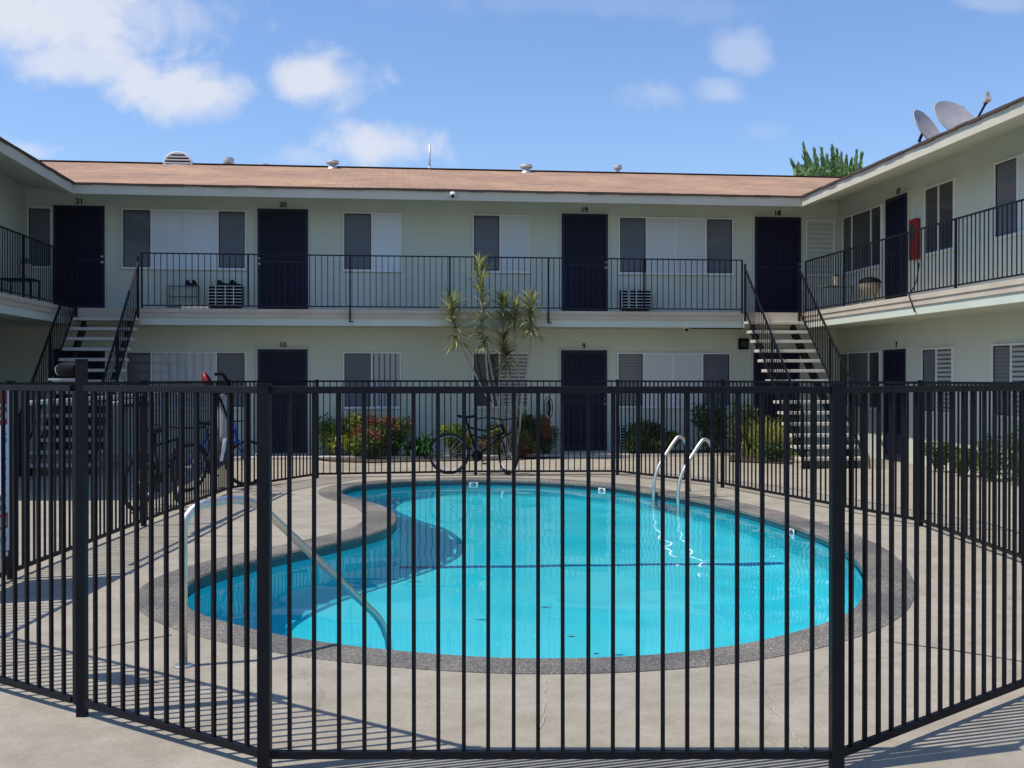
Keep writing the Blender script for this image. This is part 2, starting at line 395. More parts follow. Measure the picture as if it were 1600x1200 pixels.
def offset(P, d):                # outward for positive d on a counter-clockwise loop
    n = len(P); r = []
    for i in range(n):
        t = (P[(i + 1) % n] - P[i - 1]).normalized(); r.append(P[i] + Vector((t.y, -t.x)) * d)
    return r
def ring(mb, A, za, B, zb):
    i = len(mb.v); n = len(A)
    mb.v += [(p.x, p.y, za) for p in A] + [(p.x, p.y, zb) for p in B]
    for k in range(n): k2 = (k + 1) % n; mb.f.append((i + k, i + k2, i + n + k2, i + n + k))
outer = smooth_loop(offset(loop, .355), 30)
outer2 = offset(outer, 0)
WL = -.085
pool = empty('swimming_pool', (*W2(.3, 11), 0), 'blue kidney shaped swimming pool with dark pebble coping behind the iron fence', 'swimming pool')
mb = MB()
rim0 = offset(loop, .015)
ring(mb, outer2, -.03, outer2, .004); ring(mb, outer2, .004, rim0, .004); ring(mb, rim0, .004, loop, -.010); ring(mb, loop, -.010, loop, -.040)
mb.build('coping', 'pebble_coping', pool, smooth=False)
wall_l = offset(loop, .012)
mb = MB(); ring(mb, wall_l, -.035, wall_l, -.16); mb.build('tile_band', 'pool_tile', pool)
inner = smooth_loop(offset(loop, -.10), 12); inner2 = smooth_loop(offset(loop, -.24), 30)
DEPTH = 1.50
mb = MB(); ring(mb, offset(loop, .0), -.15, smooth_loop(offset(loop, -.02), 2), -1.30); ring(mb, smooth_loop(offset(loop, -.02), 2), -1.30, inner, -1.42); ring(mb, inner, -1.42, inner2, -DEPTH)
basin = mb.build('basin', 'pool_plaster', pool, smooth=True); basin.cycles.is_caustics_receiver = True
def fill(name, loops, z, material, parent=None):
    bm = bmesh.new()
    for P in loops:
        vs = [bm.verts.new((p.x, p.y, z)) for p in P]
        for i in range(len(vs)): bm.edges.new((vs[i], vs[(i + 1) % len(vs)]))
    bmesh.ops.triangle_fill(bm, edges=bm.edges[:], use_beauty=True)
    for f in bm.faces:
        if f.normal.z < 0: f.normal_flip()
    me = bpy.data.meshes.new(name); bm.to_mesh(me); bm.free(); me.materials.append(MATS[material])
    o = bpy.data.objects.new(name, me); COL.objects.link(o)
    if parent: o.parent = parent; o.matrix_parent_inverse = parent.matrix_basis.inverted()
    return o
pf = fill('pool_floor', [inner2], -DEPTH, 'pool_plaster', pool); pf.cycles.is_caustics_receiver = True
big = [Vector(p) for p in ((-90, -60), (90, -60), (90, 120), (-90, 120))]
tag(fill('ground', [big, outer], 0, 'concrete'), kind='structure')
# line tile across the pool floor
mb = MB(); a = Vector((*W2(-1.15, 10.95), -DEPTH + .004)); b = Vector((*W2(2.85, 11.15), -DEPTH + .004)); dd = (b - a).normalized(); sd_ = Vector((-dd.y, dd.x, 0)) * .055
mb.quad(a - sd_, b - sd_, b + sd_, a + sd_); o = mb.build('floor_stripe', 'pool_line', pool); o.cycles.is_caustics_receiver = True
# water
bm = bmesh.new(); xs = [p.x for p in loop]; ys = [p.y for p in loop]; st = .10
x0, x1, y0, y1 = min(xs) - .2, max(xs) + .2, min(ys) - .2, max(ys) + .2
lim = offset(loop, .06)
def inside(x, y, P):
    r = False; n = len(P); j = n - 1
    for i in range(n):
        if (P[i].y > y) != (P[j].y > y) and x < (P[j].x - P[i].x) * (y - P[i].y) / (P[j].y - P[i].y) + P[i].x: r = not r
        j = i
    return r
nx, ny = int((x1 - x0) / st) + 1, int((y1 - y0) / st) + 1
ins = [[inside(x0 + i * st, y0 + j * st, lim) for j in range(ny)] for i in range(nx)]
wv = [(random.uniform(0, 6.28), random.uniform(4, 16), random.uniform(0, 6.28)) for _ in range(26)]
def wave(x, y):
    z = 0
    for a, k, ph in wv: z += math.sin((math.cos(a) * x + math.sin(a) * y) * k + ph) * .0042 / k
    amp = .35 + 1.1 * max(0, min(1, (x - 1.0) / 3.0))
    return z * amp
vid = {}; mbw = MB()
def vget(i, j):
    if (i, j) not in vid:
        x, y = x0 + i * st, y0 + j * st
        vid[(i, j)] = len(mbw.v); mbw.v.append((x, y, WL + wave(x, y)))
    return vid[(i, j)]
for i in range(nx - 1):
    for j in range(ny - 1):
        if ins[i][j] or ins[i+1][j] or ins[i][j+1] or ins[i+1][j+1]:
            mbw.f.append((vget(i, j), vget(i+1, j), vget(i+1, j+1), vget(i, j+1)))
wt = mbw.build('water', 'water', smooth=True); tag(wt, kind='structure'); wt.cycles.is_caustics_caster = True
# depth / no-diving marker tiles on the water line
def marker(px, py):
    c = Vector(G(px, py)); i = min(range(NL), key=lambda k: (loop[k] - c).length)
    t = (loop[(i + 1) % NL] - loop[i - 1]).normalized(); nrm = Vector((-t.y, t.x))   # inward
    p = loop[i] + nrm * .004; ax = Vector((t.x, t.y, 0)); up = Vector((0, 0, 1)); n3 = Vector((nrm.x, nrm.y, 0))
    c3 = Vector((p.x, p.y, -.093)); mb = MB(); h = .07
    mb.quad(c3 - ax*h - up*.05, c3 + ax*h - up*.05, c3 + ax*h + up*.05, c3 - ax*h + up*.05)
    tl = mb.build('marker_tile', 'white_plastic', pool)
    mb = MB(); c4 = c3 + n3 * .004
    mb.tube([c4 + (ax * math.cos(q) + up * math.sin(q)) * .035 for q in [k * math.pi / 8 for k in range(16)]], .006, 4, closed=True)
    mb.bar(c4 - ax*.025 + up*.025, c4 + ax*.025 - up*.025, .008, .008)
    mb.build('marker_symbol', 'black_plastic', tl)
for q in ((740, 749), (938, 758), (1237, 820)): marker(*q)
# leaves floating / lying in the pool
for (px, py, s_) in ((647, 910, .16), (852, 950, .12), (893, 996, .06), (932, 1023, .04)):
    x, y = G(px, py, WL); mb = MB(); an = random.uniform(-.4, .4)
    d_ = Vector((math.cos(an), math.sin(an), 0)); q_ = Vector((-d_.y, d_.x, 0)) * .02; c = Vector((x, y, WL + .004))
    mb.quad(c - d_*s_*.5, c + q_, c + d_*s_*.5, c - q_)
    tag(mb.build('floating_leaf', 'leaf_debris'), {647: 'dark twig floating left of the pool middle by the shadow edge', 852: 'dark curled leaf floating near the pool middle', 893: 'small leaf scrap floating near the front pool edge', 932: 'tiny leaf scrap floating against the front coping'}[px], 'leaf', 'leaves floating in the pool')

# slab joints and cracks
def joint(P, wd, name='paving_joint', m='joint_dark', z=.004):
    mb = MB(); P = [Vector(p) for p in P]; L_ = []; R_ = []
    for i, p in enumerate(P):
        d = (P[min(i + 1, len(P) - 1)] - P[max(i - 1, 0)]).normalized(); q = Vector((-d.y, d.x)) * wd / 2 * random.uniform(.6, 1.3)
        L_.append(p + q); R_.append(p - q)
    for i in range(len(P) - 1):
        mb.quad((L_[i].x, L_[i].y, z), (R_[i].x, R_[i].y, z), (R_[i+1].x, R_[i+1].y, z), (L_[i+1].x, L_[i+1].y, z))
    tag(mb.build(name, m), kind='structure')
joint([G(1385, 1003), G(1490, 1017), G(1600, 1035), G(1750, 1056)], .016)
joint([G(268, 993), G(210, 1003), G(150, 1014), G(0, 1042), G(-200, 1080)], .014)
joint([G(1260, 816), G(1420, 822), G(1600, 830)], .02)
joint([G(640, 743.5), G(850, 743), G(960, 746)], .05)
joint([G(215, 840), G(330, 838), G(440, 838)], .014)
def crack(a, b, n, j, wd):
    P = []
    for i in range(n + 1):
        t = i / n; P.append(G(a[0] + (b[0] - a[0]) * t + random.uniform(-j, j), a[1] + (b[1] - a[1]) * t))
    joint(P, wd, 'paving_crack', 'crack_pale', .0045)
crack((855, 1064), (845, 1142), 22, 4, .0035); crack((1148, 1050), (1172, 1082), 9, 3, .003); crack((1205, 1105), (1258, 1170), 18, 3, .0035)

# ------------------------------------------------------------------ pool fence
FH = 1.52
Cn = {'A': (-.977, 4.29), 'B': (1.282, 4.29), 'C': (-1.972, 4.985), 'D': (-3.86, 6.27), 'K': (-3.86, 8.38), 'M': (-3.86, 11.4), 'L': (-3.84, 14.75), 'E': (-3.03, 16.9), 'P': (-.58, 17.37), 'F': (1.69, 17.42), 'G': (2.98, 15.4),
      'H': (4.28, 11.4), 'J': (4.25, 9.0), 'I': (4.25, 6.77), 'Q': (3.6, 12.45)}
Cn = {k: W2(*v) for k, v in Cn.items()}
fence = empty('pool_fence', (*Cn['A'], 0), 'black iron picket fence standing all round the swimming pool', 'fence')
def fpost(k, z1=FH + .004, parent=fence):
    x, y = Cn[k]; wd_ = .049 if k != 'C' else .042; mb = MB(); mb._post(x, y, -.0, z1, wd_, cs, -sn); mb._post(x, y, z1, z1 + .006, wd_ + .004, cs, -sn)
    return mb.build('fence_post', 'black_iron', parent)
for k in Cn:
    if k not in 'CQ': fpost(k)
def fpanel(a, b, near, parent=fence, nm='fence_panel'):
    P = Vector(Cn[a]); Q = Vector(Cn[b]); d = (Q - P); Lg = d.length; d.normalize(); ang = math.atan2(d.y, d.x)
    p0 = P + d * .027; p1 = Q - d * .027
    mb = MB()
    for z in (.064, FH - .016): mb.bar((*p0, z), (*p1, z), .028, .028 if z > 1 else .03)
    n = round(Lg / .0995); st_ = Lg / n
    if not near:
        for i in range(1, n):
            q = P + d * st_ * i; mb._post(q.x, q.y, .08, FH - .03, .016, math.cos(ang), math.sin(ang))
        return mb.build(nm, 'black_iron', parent)
    for z in (.064, FH - .016): MB().bar((*p0, z), (*p1, z), .028, .028 if z > 1 else .03).build('fence_rail', 'black_iron', parent, bevel=.002)
    for i in range(1, n):
        q = P + d * (st_ * i + random.uniform(-.0015, .0015)); q2 = q + d * random.uniform(-.002, .002); m2 = MB(); m2.bar((q.x, q.y, .079), (q2.x, q2.y, FH - .030), .0155, .0155, up=(d.x, d.y, 0)); m2.build('picket', 'black_iron', parent)
fpanel('A', 'B', True); fpanel('C', 'A', True); fpanel('B', 'I', True)
for a, b in (('D', 'K'), ('K', 'M'), ('M', 'L'), ('L', 'E'), ('E', 'P'), ('P', 'F'), ('F', 'G'), ('G', 'H'), ('H', 'J'), ('J', 'I')): fpanel(a, b, False)
fpost('C', 1.632)
# gate between C and D with its raised latch
gate = empty('pool_gate', (*Cn['C'], 0), 'black iron pool gate with tall latch box on its post, left of the near fence', 'gate')
Pc, Pd = Vector(Cn['C']), Vector(Cn['D']); gd = (Pd - Pc).normalized()
g0, g1 = Pc + gd * .042, Pd - gd * .05; Cn['c'], Cn['d'] = tuple(g0), tuple(g1)
fpanel('c', 'd', True, gate)
for q in (g0, g1): mb = MB(); mb._post(q.x, q.y, .05, FH - .03, .026, math.cos(math.atan2(gd.y, gd.x)), math.sin(math.atan2(gd.y, gd.x))); mb.build('gate_stile', 'black_iron', gate)
mb = MB(); a = Pc + gd * .01; b = Pc + gd * .145
mb.tube([(*a, 1.590), (*(Pc + gd * .02), 1.592), (*(Pc + gd*.12), 1.590), (*(Pc + gd * .150), 1.589)], [.032, .037, .036, .034], 16)
mb.build('latch_body', 'black_plastic', gate, smooth=True)
mb = MB(); mb.tube([(*(Pc + gd * .150), 1.589), (*(Pc + gd * .162), 1.589)], .030, 16); mb.build('latch_knob', 'chrome', gate)
mb = MB(); mb.bar((*(Pc + gd * .02), 1.545), (*(Pc + gd * .24), 1.545), .03, .010); mb.build('latch_arm', 'table_metal', gate)
# small sign plate wired to the gate
m_ = Pc + gd * .78; mb = MB(); a = m_ - gd * .17; b = m_ + gd * .17; nrm = Vector((gd.y, -gd.x))
mb.bar((*(m_ - gd*.17 - nrm*.03), 1.15), (*(m_ + gd*.17 - nrm*.03), 1.15), .004, .34)
tag(mb.build('notice_plate', 'sign_white'), 'white notice plate wired to the pool gate just outside the picture', 'sign')
# tall pool rules sign on the left fence
sg = Vector(W2(-3.885, 8.30)); ed = (Vector(Cn['D']) - Vector(Cn['K'])).normalized(); nn_ = Vector((-ed.y, ed.x))
if nn_.x < 0: nn_ = -nn_
so_ = sg + nn_ * .045
sign = empty('pool_rules_sign', (so_.x, so_.y, 0), 'tall white pool sign with red bands and blue lettering on the left fence', 'sign')
def plate(t0, t1, z0, z1, off, m, nm, par=sign):
    mb = MB(); a = so_ + ed * t0 + nn_ * off; b = so_ + ed * t1 + nn_ * off
    mb.bar((*a, (z0 + z1) / 2), (*b, (z0 + z1) / 2), .004, z1 - z0); return mb.build(nm, m, par)
plate(0, .92, .24, 1.47, 0, 'sign_white', 'sign_plate')
plate(.035, .90, 1.20, 1.455, .004, 'sign_red', 'red_band'); plate(.03, .90, .415, .53, .004, 'sign_red', 'red_band'); plate(.03, .90, .20, .232, .004, 'sign_white', 'sign_foot')
rz = math.atan2(-ed.y, -ed.x)
# lettering reads left to right seen from the pool side
def stext(body, t, z, size, m, al='RIGHT'):
    p = so_ + ed * t + nn_ * .0075
    text('sign_lettering', body, (p.x, p.y, z), size, (R(90), 0, rz), m, sign, .001, al)
stext('POOL RULES', .05, 1.24, .17, 'sign_white'); stext('POOL HOURS', .05, 1.06, .11, 'sign_blue')
for k, tx in enumerate(('NO RUNNING', 'NO PETS', 'NO GLASS', 'SHOWER FIRST', 'ADULTS ONLY', 'NO DIVING')): stext(tx, .06, .93 - k * .075, .06, 'sign_blue')
stext('HOURS', .06, .435, .10, 'sign_white'); stext('8 AM TO 9 PM', .06, .31, .06, 'sign_blue')
# pool poles hung along the left fence
for (t0, t1, z0, z1, lb) in ((8.75, 12.5, 1.35, 1.385, 'long aluminium pool pole hung level along the left fence'), (10.6, 14.5, 1.30, 1.41, 'second aluminium pool pole hung slightly tilted on the left fence, further back')):
    mb = MB(); a = W2(-3.89, t0); b = W2(-3.88, t1); mb.tube([(*a, z0), (*b, z1)], .019, 10)
    tag(mb.build('pool_pole', 'galvanised', smooth=True), lb, 'pole', 'pool cleaning poles')

# ------------------------------------------------------------------ grab rails
def arc_path(P, r, k=5):
    P = [Vector(p) for p in P]; out = [P[0]]
    for i in range(1, len(P) - 1):
        a = (P[i-1] - P[i]); b = (P[i+1] - P[i]); rr_ = min(r, a.length * .48, b.length * .48)
        p0 = P[i] + a.normalized() * rr_; p1 = P[i] + b.normalized() * rr_
        for j in range(k + 1):
            t = j / k; out.append((p0 * (1 - t) ** 2) + (P[i] * 2 * t * (1 - t)) + (p1 * t * t))
    out.append(P[-1]); return out
def cw(xc, zc, h): return (*W2(xc, zc), h)
gr = empty('grab_rail', cw(-1.77, 5.85, 0), 'single bent steel handrail rising from the deck and sloping into the near left pool end', 'handrail')
mb = MB(); mb.tube(arc_path([cw(-1.77, 5.85, -.05), cw(-1.77, 5.85, .86), cw(-1.48, 6.16, .88), cw(-.79, 6.89, -.02), cw(-.765, 6.92, -1.0)], .16, 7), .0235, 14); mb.build('rail_tube', 'steel_rail', gr, smooth=True)
mb = MB(); mb.lathe([(.0, .012), (.045, .010), (.055, .0045)], cw(-1.77, 5.85, 0), 16); mb.build('floor_flange', 'steel_rail', gr, smooth=True)
ld = empty('pool_ladder', cw(2.4, 14.4, 0), 'pair of looped steel pool ladder rails at the far right pool edge', 'ladder')
for (dk, pl) in (((2.655, 14.24), (2.15, 14.06)), ((2.43, 14.90), (1.92, 14.72))):
    mx_ = lambda t: (dk[0] + (pl[0] - dk[0]) * t, dk[1] + (pl[1] - dk[1]) * t)
    mb = MB(); mb.tube(arc_path([cw(*dk, -.02), cw(*dk, .35), cw(*mx_(.10), .70), cw(*mx_(.30), .77), cw(*mx_(.46), .67), cw(*mx_(1.0), .26), cw(*pl, -1.1)], .2, 6), .024, 12)
    mb.build('ladder_rail', 'steel_rail', ld, smooth=True)
for z in (-.28, -.55, -.82):
    mb = MB(); mb.bar(cw(2.10, 14.02, z), cw(1.87, 14.68, z), .08, .03); mb.build('ladder_step', 'white_plastic', ld)

# ------------------------------------------------------------------ apartment building
bld = empty('apartment_building', (1, 22.2, 0), 'two storey sage green apartment building wrapping round the pool court', 'building')
YB, XL, XR = 22.2, -7.17, 9.35
OH = 1.27; DK = 1.2; F2 = 2.86; ZF0, ZF1 = 4.97, 5.15; PT = .262
XEL, XER, YE = XL + OH, XR - OH, YB - OH           # eave lines
YL0, YR0 = 14.2, 3.0                               # street ends of the two wings
wt_ = ZF0 + PT * OH + .03
mb = MB(); mb.box((XL - 8, YB, -.05), (XR + 8, YB + 8, wt_)); mb.build('back_wall', 'stucco', bld)
mb = MB(); mb.box((XL - 8, YL0, F2 - .30), (XL, YB, wt_)); mb.build('wing_wall', 'stucco', bld)
mb = MB(); mb.box((XL - 8, YL0, -.05), (XL - 3.2, YB, F2 - .3005)); mb.box((XL - 3.2, YL0, -.05), (XL, YL0 + .2, F2 - .3005)); mb.box((XL - .2, 17.4, -.05), (XL, 17.7, F2 - .3005)); mat('painted_shade', (.06, .07, .07), .8, (.075, .085, .085), 2); mb.build('added_recess_wall', 'painted_shade', bld)  # made-up recess, set back to darken the corner; deep shade put into its colour
mb = MB(); mb.box((XR, YR0, -.05), (XR + 8, YB, wt_)); mb.build('wing_wall', 'stucco', bld)
# roof: sheets with valleys on the two inner corners
RW = 5.3; ZR = ZF1 + .03 + PT * RW
def roof_mesh(z_off, ins_, name, m, par):
    me_v = []; me_f = []; uvs = []
    def poly(P, uvf):
        i = len(me_v); me_v.extend(P); me_f.append(tuple(range(i, i + len(P)))); uvs.extend([uvf(p) for p in P])
    e = ZF1 + .03 + z_off; r = ZR + z_off
    k = math.sqrt(1 + PT * PT)
    poly([(XEL, YE, e), (XER, YE, e), (XER + RW, YE + RW, r), (XEL - RW, YE + RW, r)], lambda p: (p[0], (p[1] - YE) * k))
    poly([(XEL - RW, YE + RW, r), (XER + RW, YE + RW, r), (XER + RW, YE + 2 * RW, e), (XEL - RW, YE + 2 * RW, e)], lambda p: (p[0], p[1]))
    poly([(XEL, YE, e), (XEL - RW, YE + RW, r), (XEL - RW, YL0 - .5, r), (XEL, YL0 - .5, e)], lambda p: (p[1], (XEL - p[0]) * k))
    poly([(XEL - RW, YL0 - .5, r), (XEL - RW, YE + RW, r), (XEL - 2 * RW, YE + RW, e), (XEL - 2 * RW, YL0 - .5, e)], lambda p: (p[1], p[0]))
    poly([(XER, YE, e), (XER, YR0, e), (XER + RW, YR0, r), (XER + RW, YE + RW, r)], lambda p: (p[1], (p[0] - XER) * k))
    poly([(XER + RW, YR0, r), (XER + 2 * RW, YR0, e), (XER + 2 * RW, YE + RW, e), (XER + RW, YE + RW, r)], lambda p: (p[1], p[0]))
    me = bpy.data.meshes.new(name); me.from_pydata(me_v, [], me_f); ul = me.uv_layers.new(name='UV')
    for i, u in enumerate(uvs): ul.data[i].uv = u
    me.materials.append(MATS[m]); o = bpy.data.objects.new(name, me); COL.objects.link(o); o.parent = par
    o.matrix_parent_inverse = par.matrix_basis.inverted(); return o
roof = roof_mesh(0, 0, 'roof', 'shingles', bld)
# shingle edge, slightly uneven
mb = MB()
def edge(p, q, nrm):
    p = Vector(p); q = Vector(q); n = int((q - p).length / .33); 
    for i in range(n):
        a = p.lerp(q, i / n); b = p.lerp(q, (i + 1) / n); z0 = ZF1 - .012 + random.uniform(-.008, .008) ; o_ = Vector((*nrm, 0)) * (.03 + random.uniform(0, .015))
        mb.box((min(a.x, b.x, a.x + o_.x), min(a.y, b.y, a.y + o_.y), z0), (max(a.x, b.x, b.x + o_.x), max(a.y, b.y, b.y + o_.y), ZF1 + .026 + random.uniform(-.004, .004)))
edge((XEL, YE, 0), (XER, YE, 0), (0, -1)); edge((XEL, YL0 - .5, 0), (XEL, YE - .05, 0), (1, 0)); edge((XER, YR0, 0), (XER, YE - .05, 0), (-1, 0))
mb2 = MB(); mb2.box((XEL - RW, YE + RW - .12, ZR + .0), (XER + RW, YE + RW + .12, ZR + .012))
mat('shingle_edge', (.085, .055, .045), .9); mb.build('shingle_edge', 'shingle_edge', roof)
mb2.build('ridge_cap', 'shingle_edge', roof)
mb = MB(); mb.box((XEL - .0, YE, ZF0), (XER, YE + .04, ZF1)); mb.build('fascia', 'trim_cream', roof)
mb = MB(); mb.box((XEL - .04, YL0 - .5, ZF0), (XEL, YE + .04, ZF1)); mb.build('fascia', 'trim_cream', roof)
mb = MB(); mb.box((XER, YR0, ZF0), (XER + .04, YE + .04, ZF1)); mb.build('fascia', 'trim_cream', roof)
mb = MB(); z2 = ZF0 + PT * (OH - .04) + .01; z1_ = ZF0 + .01
mb.quad((XEL - .04, YE + .04, z1_), (XER + .04, YE + .04, z1_), (XR, YB, z2), (XL, YB, z2))
mb.quad((XEL - .04, YL0 - .5, z1_), (XEL - .04, YE + .04, z1_), (XL, YB, z2), (XL, YL0 - .5, z2))
mb.quad((XER + .04, YE + .04, z1_), (XER + .04, YR0, z1_), (XR, YR0, z2), (XR, YB, z2))
mb.build('soffit', 'ceiling', roof)
# first floor walkway: lip, recessed beam, ceiling under it
YD, XDL, XDR = YB - DK, XL + DK, XR - DK
mb = MB()
mb.box((XL, YD, F2 - .03), (XR, YB, F2)); mb.box((XL, YL0, F2 - .03), (XDL, YD, F2)); mb.box((XDR, YR0, F2 - .03), (XR, YD, F2)); mb.build('balcony_floor', 'deck_lip', bld)
lipm = MB()
for (z0, z1, o_) in ((F2 - .075, F2 - .0305, .0), (F2 - .165, F2 - .0755, .018)):
    lipm.box((XDL + 0, YD + o_, z0), (XDR, YD + o_ + .05, z1))
    lipm.box((XDL - o_, YL0, z0), (XDL - o_ - .05, YD + o_, z1)); lipm.box((XDR + o_, YR0, z0), (XDR + o_ + .05, YD + o_, z1))
lipm.build('balcony_edge', 'deck_lip', bld)
bmn = MB(); bmn.box((XDL - .04, YD + .04, F2 - .305), (XDR + .04, YD + .12, F2 - .1655)); bmn.box((XDL - .04, YL0, F2 - .305), (XDL - .12, YD + .12, F2 - .1655)); bmn.box((XDR + .04, YR0, F2 - .305), (XDR + .12, YD + .12, F2 - .1655))
bmn.build('balcony_beam', 'beam_green', bld)
mb = MB(); mb.box((XL, YD + .12, F2 - .29), (XR, YB, F2 - .26)); mb.box((XL, YL0, F2 - .29), (XDL - .12, YD + .12, F2 - .26)); mb.box((XDR + .12, YR0, F2 - .29), (XR, YD + .12, F2 - .26)); mb.build('walkway_ceiling', 'ceiling', bld)
# ground slab under the walkway
mb = MB(); mb.box((XL, YD, .0), (XR, YB, .05)); mb.build('porch_slab', 'tread_concrete', bld)

# openings. side: 'b' back (u = X), 'r' right wing (u = Y), 'l' left wing (u = Y); n = distance proud of the wall
def T(side, u, nn, z):
    if side == 'b': return (u, YB - nn, z)
    if side == 'r': return (XR - nn, u, z)
    return (XL + nn, u, z)
def window(side, u0, u1, z0, z1, segs):
    if u0 > u1: u0, u1 = u1, u0; segs = [(1 - b, 1 - a, k) for a, b, k in segs][::-1]
    W = u1 - u0; t = .028
    mb = MB(); bx = lambda a, b, c, d, n0, n1: mb.box(T(side, a, n0, c), T(side, b, n1, d))
    bx(u0, u1, z0, z0 + t, .002, .04); bx(u0, u1, z1 - t, z1, .002, .04); bx(u0, u0 + t, z0 + t, z1 - t, .002, .04); bx(u1 - t, u1, z0 + t, z1 - t, .002, .04)
    cuts = [u0 + W * s[1] for s in segs[:-1]]
    for c in cuts: bx(c - .016, c + .016, z0 + t, z1 - t, .002, .034)
    bx(u0 - .015, u1 + .015, z0 - .02, z0 - .001, .002, .055)
    wn = mb.build('window', 'frame_white', bld)
    for (a, b, kind) in segs:
        a_ = u0 + W * a + (t if a == 0 else .016); b_ = u0 + W * b - (t if b == 1 else .016)
        m2 = MB(); m2.box(T(side, a_, .003, z0 + t), T(side, b_, .016, z1 - t)); m2.build('pane', kind, wn)
        if kind in ('screen_grey', 'blind_screened'):
            m3 = MB()
            for (p, q, r_, s_) in ((a_, b_, z0 + t, z0 + t + .014), (a_, b_, z1 - t - .014, z1 - t), (a_, a_ + .014, z0 + t, z1 - t), (b_ - .014, b_, z0 + t, z1 - t)):
                m3.box(T(side, p, .017, r_), T(side, q, .026, s_))
            m3.build('screen_frame', 'black_iron', wn)
    return wn
def door(side, u0, u1, z0, num, right=True, nz_=None):
    if u0 > u1: u0, u1 = u1, u0; right = not right
    z1 = z0 + 2.08
    mb = MB(); mb.box(T(side, u0 - .03, .002, z0), T(side, u0 - .001, .045, z1 + .03)); mb.box(T(side, u1 + .001, .002, z0), T(side, u1 + .03, .045, z1 + .03)); mb.box(T(side, u0, .002, z1 + .001), T(side, u1, .045, z1 + .03))
    mb.build('door_frame', 'stucco', bld)
    mb = MB(); mb.box(T(side, u0, .003, z0 + .01), T(side, u1, .03, z1)); d = mb.build('door', 'door_slab', bld)
    mb = MB(); t = .06
    for (a, b, c, e) in ((u0, u1, z0 + .012, z0 + .13), (u0, u1, z1 - t, z1 - .001), (u0, u0 + t, z0 + .13, z1 - t), (u1 - t, u1, z0 + .13, z1 - t), (u0 + t, u1 - t, z0 + 1.0, z0 + 1.04)):
        mb.box(T(side, a, .0305, c), T(side, b, .055, e))
    n = 9
    for i in range(1, n):
        c = u0 + (u1 - u0) * i / n; mb.box(T(side, c - .006, .0305, z0 + .13), T(side, c + .006, .046, z1 - t))
    mb.build('security_grille', 'door_navy', d)
    c = u1 - .045 if right else u0 + .045
    mb = MB()
    for z, r_ in ((z0 + 1.08, .026), (z0 + .97, .03)):
        p0 = Vector(T(side, c, .055, z)); p1 = Vector(T(side, c, .095, z)); mb.tube([p0, p1], r_, 12)
    mb.build('handle', 'brass_lock', d, smooth=True)
    if num:
        p = T(side, (u0 + u1) / 2, .012, z1 + .037); rot = {'b': (R(90), 0, 0), 'r': (R(90), 0, R(-90)), 'l': (R(90), 0, R(90))}[side]
        text('door_number', num, p, .15, rot, 'black_plastic', bld, .006)
FB = .05
W_U = (F2 + .86, F2 + 2.04); W_G = (FB + .90, FB + 2.03)
S_, B_, P_, D_ = 'screen_grey', 'blind_fine', 'panel_white', 'glass_dark'
bx_ = lambda p: BX(p)
# upper back
window('b', bx_(44), bx_(82), W_U[0], W_U[1], [(0, 1, S_)])
door('b', bx_(85), bx_(165), F2, '21')
window('b', bx_(191), bx_(385.5), *W_U, [(0, .235, S_), (.235, .505, P_), (.505, .77, P_), (.77, 1, S_)])
door('b', bx_(403), bx_(482), F2, '20', right=False)
window('b', bx_(536), bx_(628), *W_U, [(0, .49, S_), (.49, 1, P_)])
window('b', bx_(738), bx_(828), *W_U, [(0, .48, S_), (.48, 1, B_)])
door('b', bx_(877), bx_(949), F2, '19')
window('b', bx_(966), bx_(1145), *W_U, [(0, .24, S_), (.24, .49, B_), (.49, .76, B_), (.76, 1, S_)])
door('b', bx_(1178), bx_(1250), F2, '18')
window('b', bx_(1258), bx_(1303), *W_U, [(0, 1, 'jalousie')])
# lower back
door('b', bx_(85), bx_(165), FB, '')
window('b', bx_(197), bx_(385), *W_G, [(0, .21, S_), (.21, .75, 'curtain'), (.75, 1, S_)])
door('b', bx_(403), bx_(481), FB, '10', right=False)
window('b', bx_(536), bx_(627), *W_G, [(0, .49, S_), (.49, 1, 'blind_vertical')])
window('b', bx_(738), bx_(826), *W_G, [(0, .48, D_), (.48, 1, 'blind_coarse')])
door('b', bx_(876), bx_(948), FB, '9')
window('b', bx_(964), bx_(1141), *W_G, [(0, .23, 'blind_screened'), (.23, .49, B_), (.49, .75, B_), (.75, 1, S_)])
door('b', bx_(1176), bx_(1248), FB, '8')
# right wing
ry_ = lambda p: RY(p)
window('r', ry_(1318), ry_(1379), *W_U, [(0, .25, D_), (.25, .74, D_), (.74, 1, D_)])
door('r', ry_(1387), ry_(1421), F2, '17', right=False)
window('r', ry_(1446), ry_(1493), *W_U, [(0, .48, D_), (.48, 1, D_)])
window('r', ry_(1556), ry_(1650), *W_U, [(0, .4, S_), (.4, 1, B_)])
window('r', ry_(1312), ry_(1377), *W_G, [(0, .25, D_), (.25, .74, S_), (.74, 1, D_)])
door('r', ry_(1384), ry_(1419), FB - .04, '7', right=False)
window('r', ry_(1443), ry_(1491), *W_G, [(0, .47, S_), (.47, 1, 'blind_coarse')])
window('r', ry_(1553), ry_(1650), *W_G, [(0, .32, 'blind_screened'), (.32, 1, 'blind_coarse')])
for k in range(3):
    y_ = 11.2 - k * 3.4
    window('r', y_, y_ - 1.4, *W_U, [(0, .5, S_), (.5, 1, B_)]); window('r', y_, y_ - 1.4, *W_G, [(0, .5, S_), (.5, 1, B_)])
# left wing
window('l', 19.6, 18.2, *W_U, [(0, .5, S_), (.5, 1, S_)]); 
door('l', 17.2, 16.3, F2, '22')
window('l', 15.9, 14.8, *W_U, [(0, .5, S_), (.5, 1, B_)])

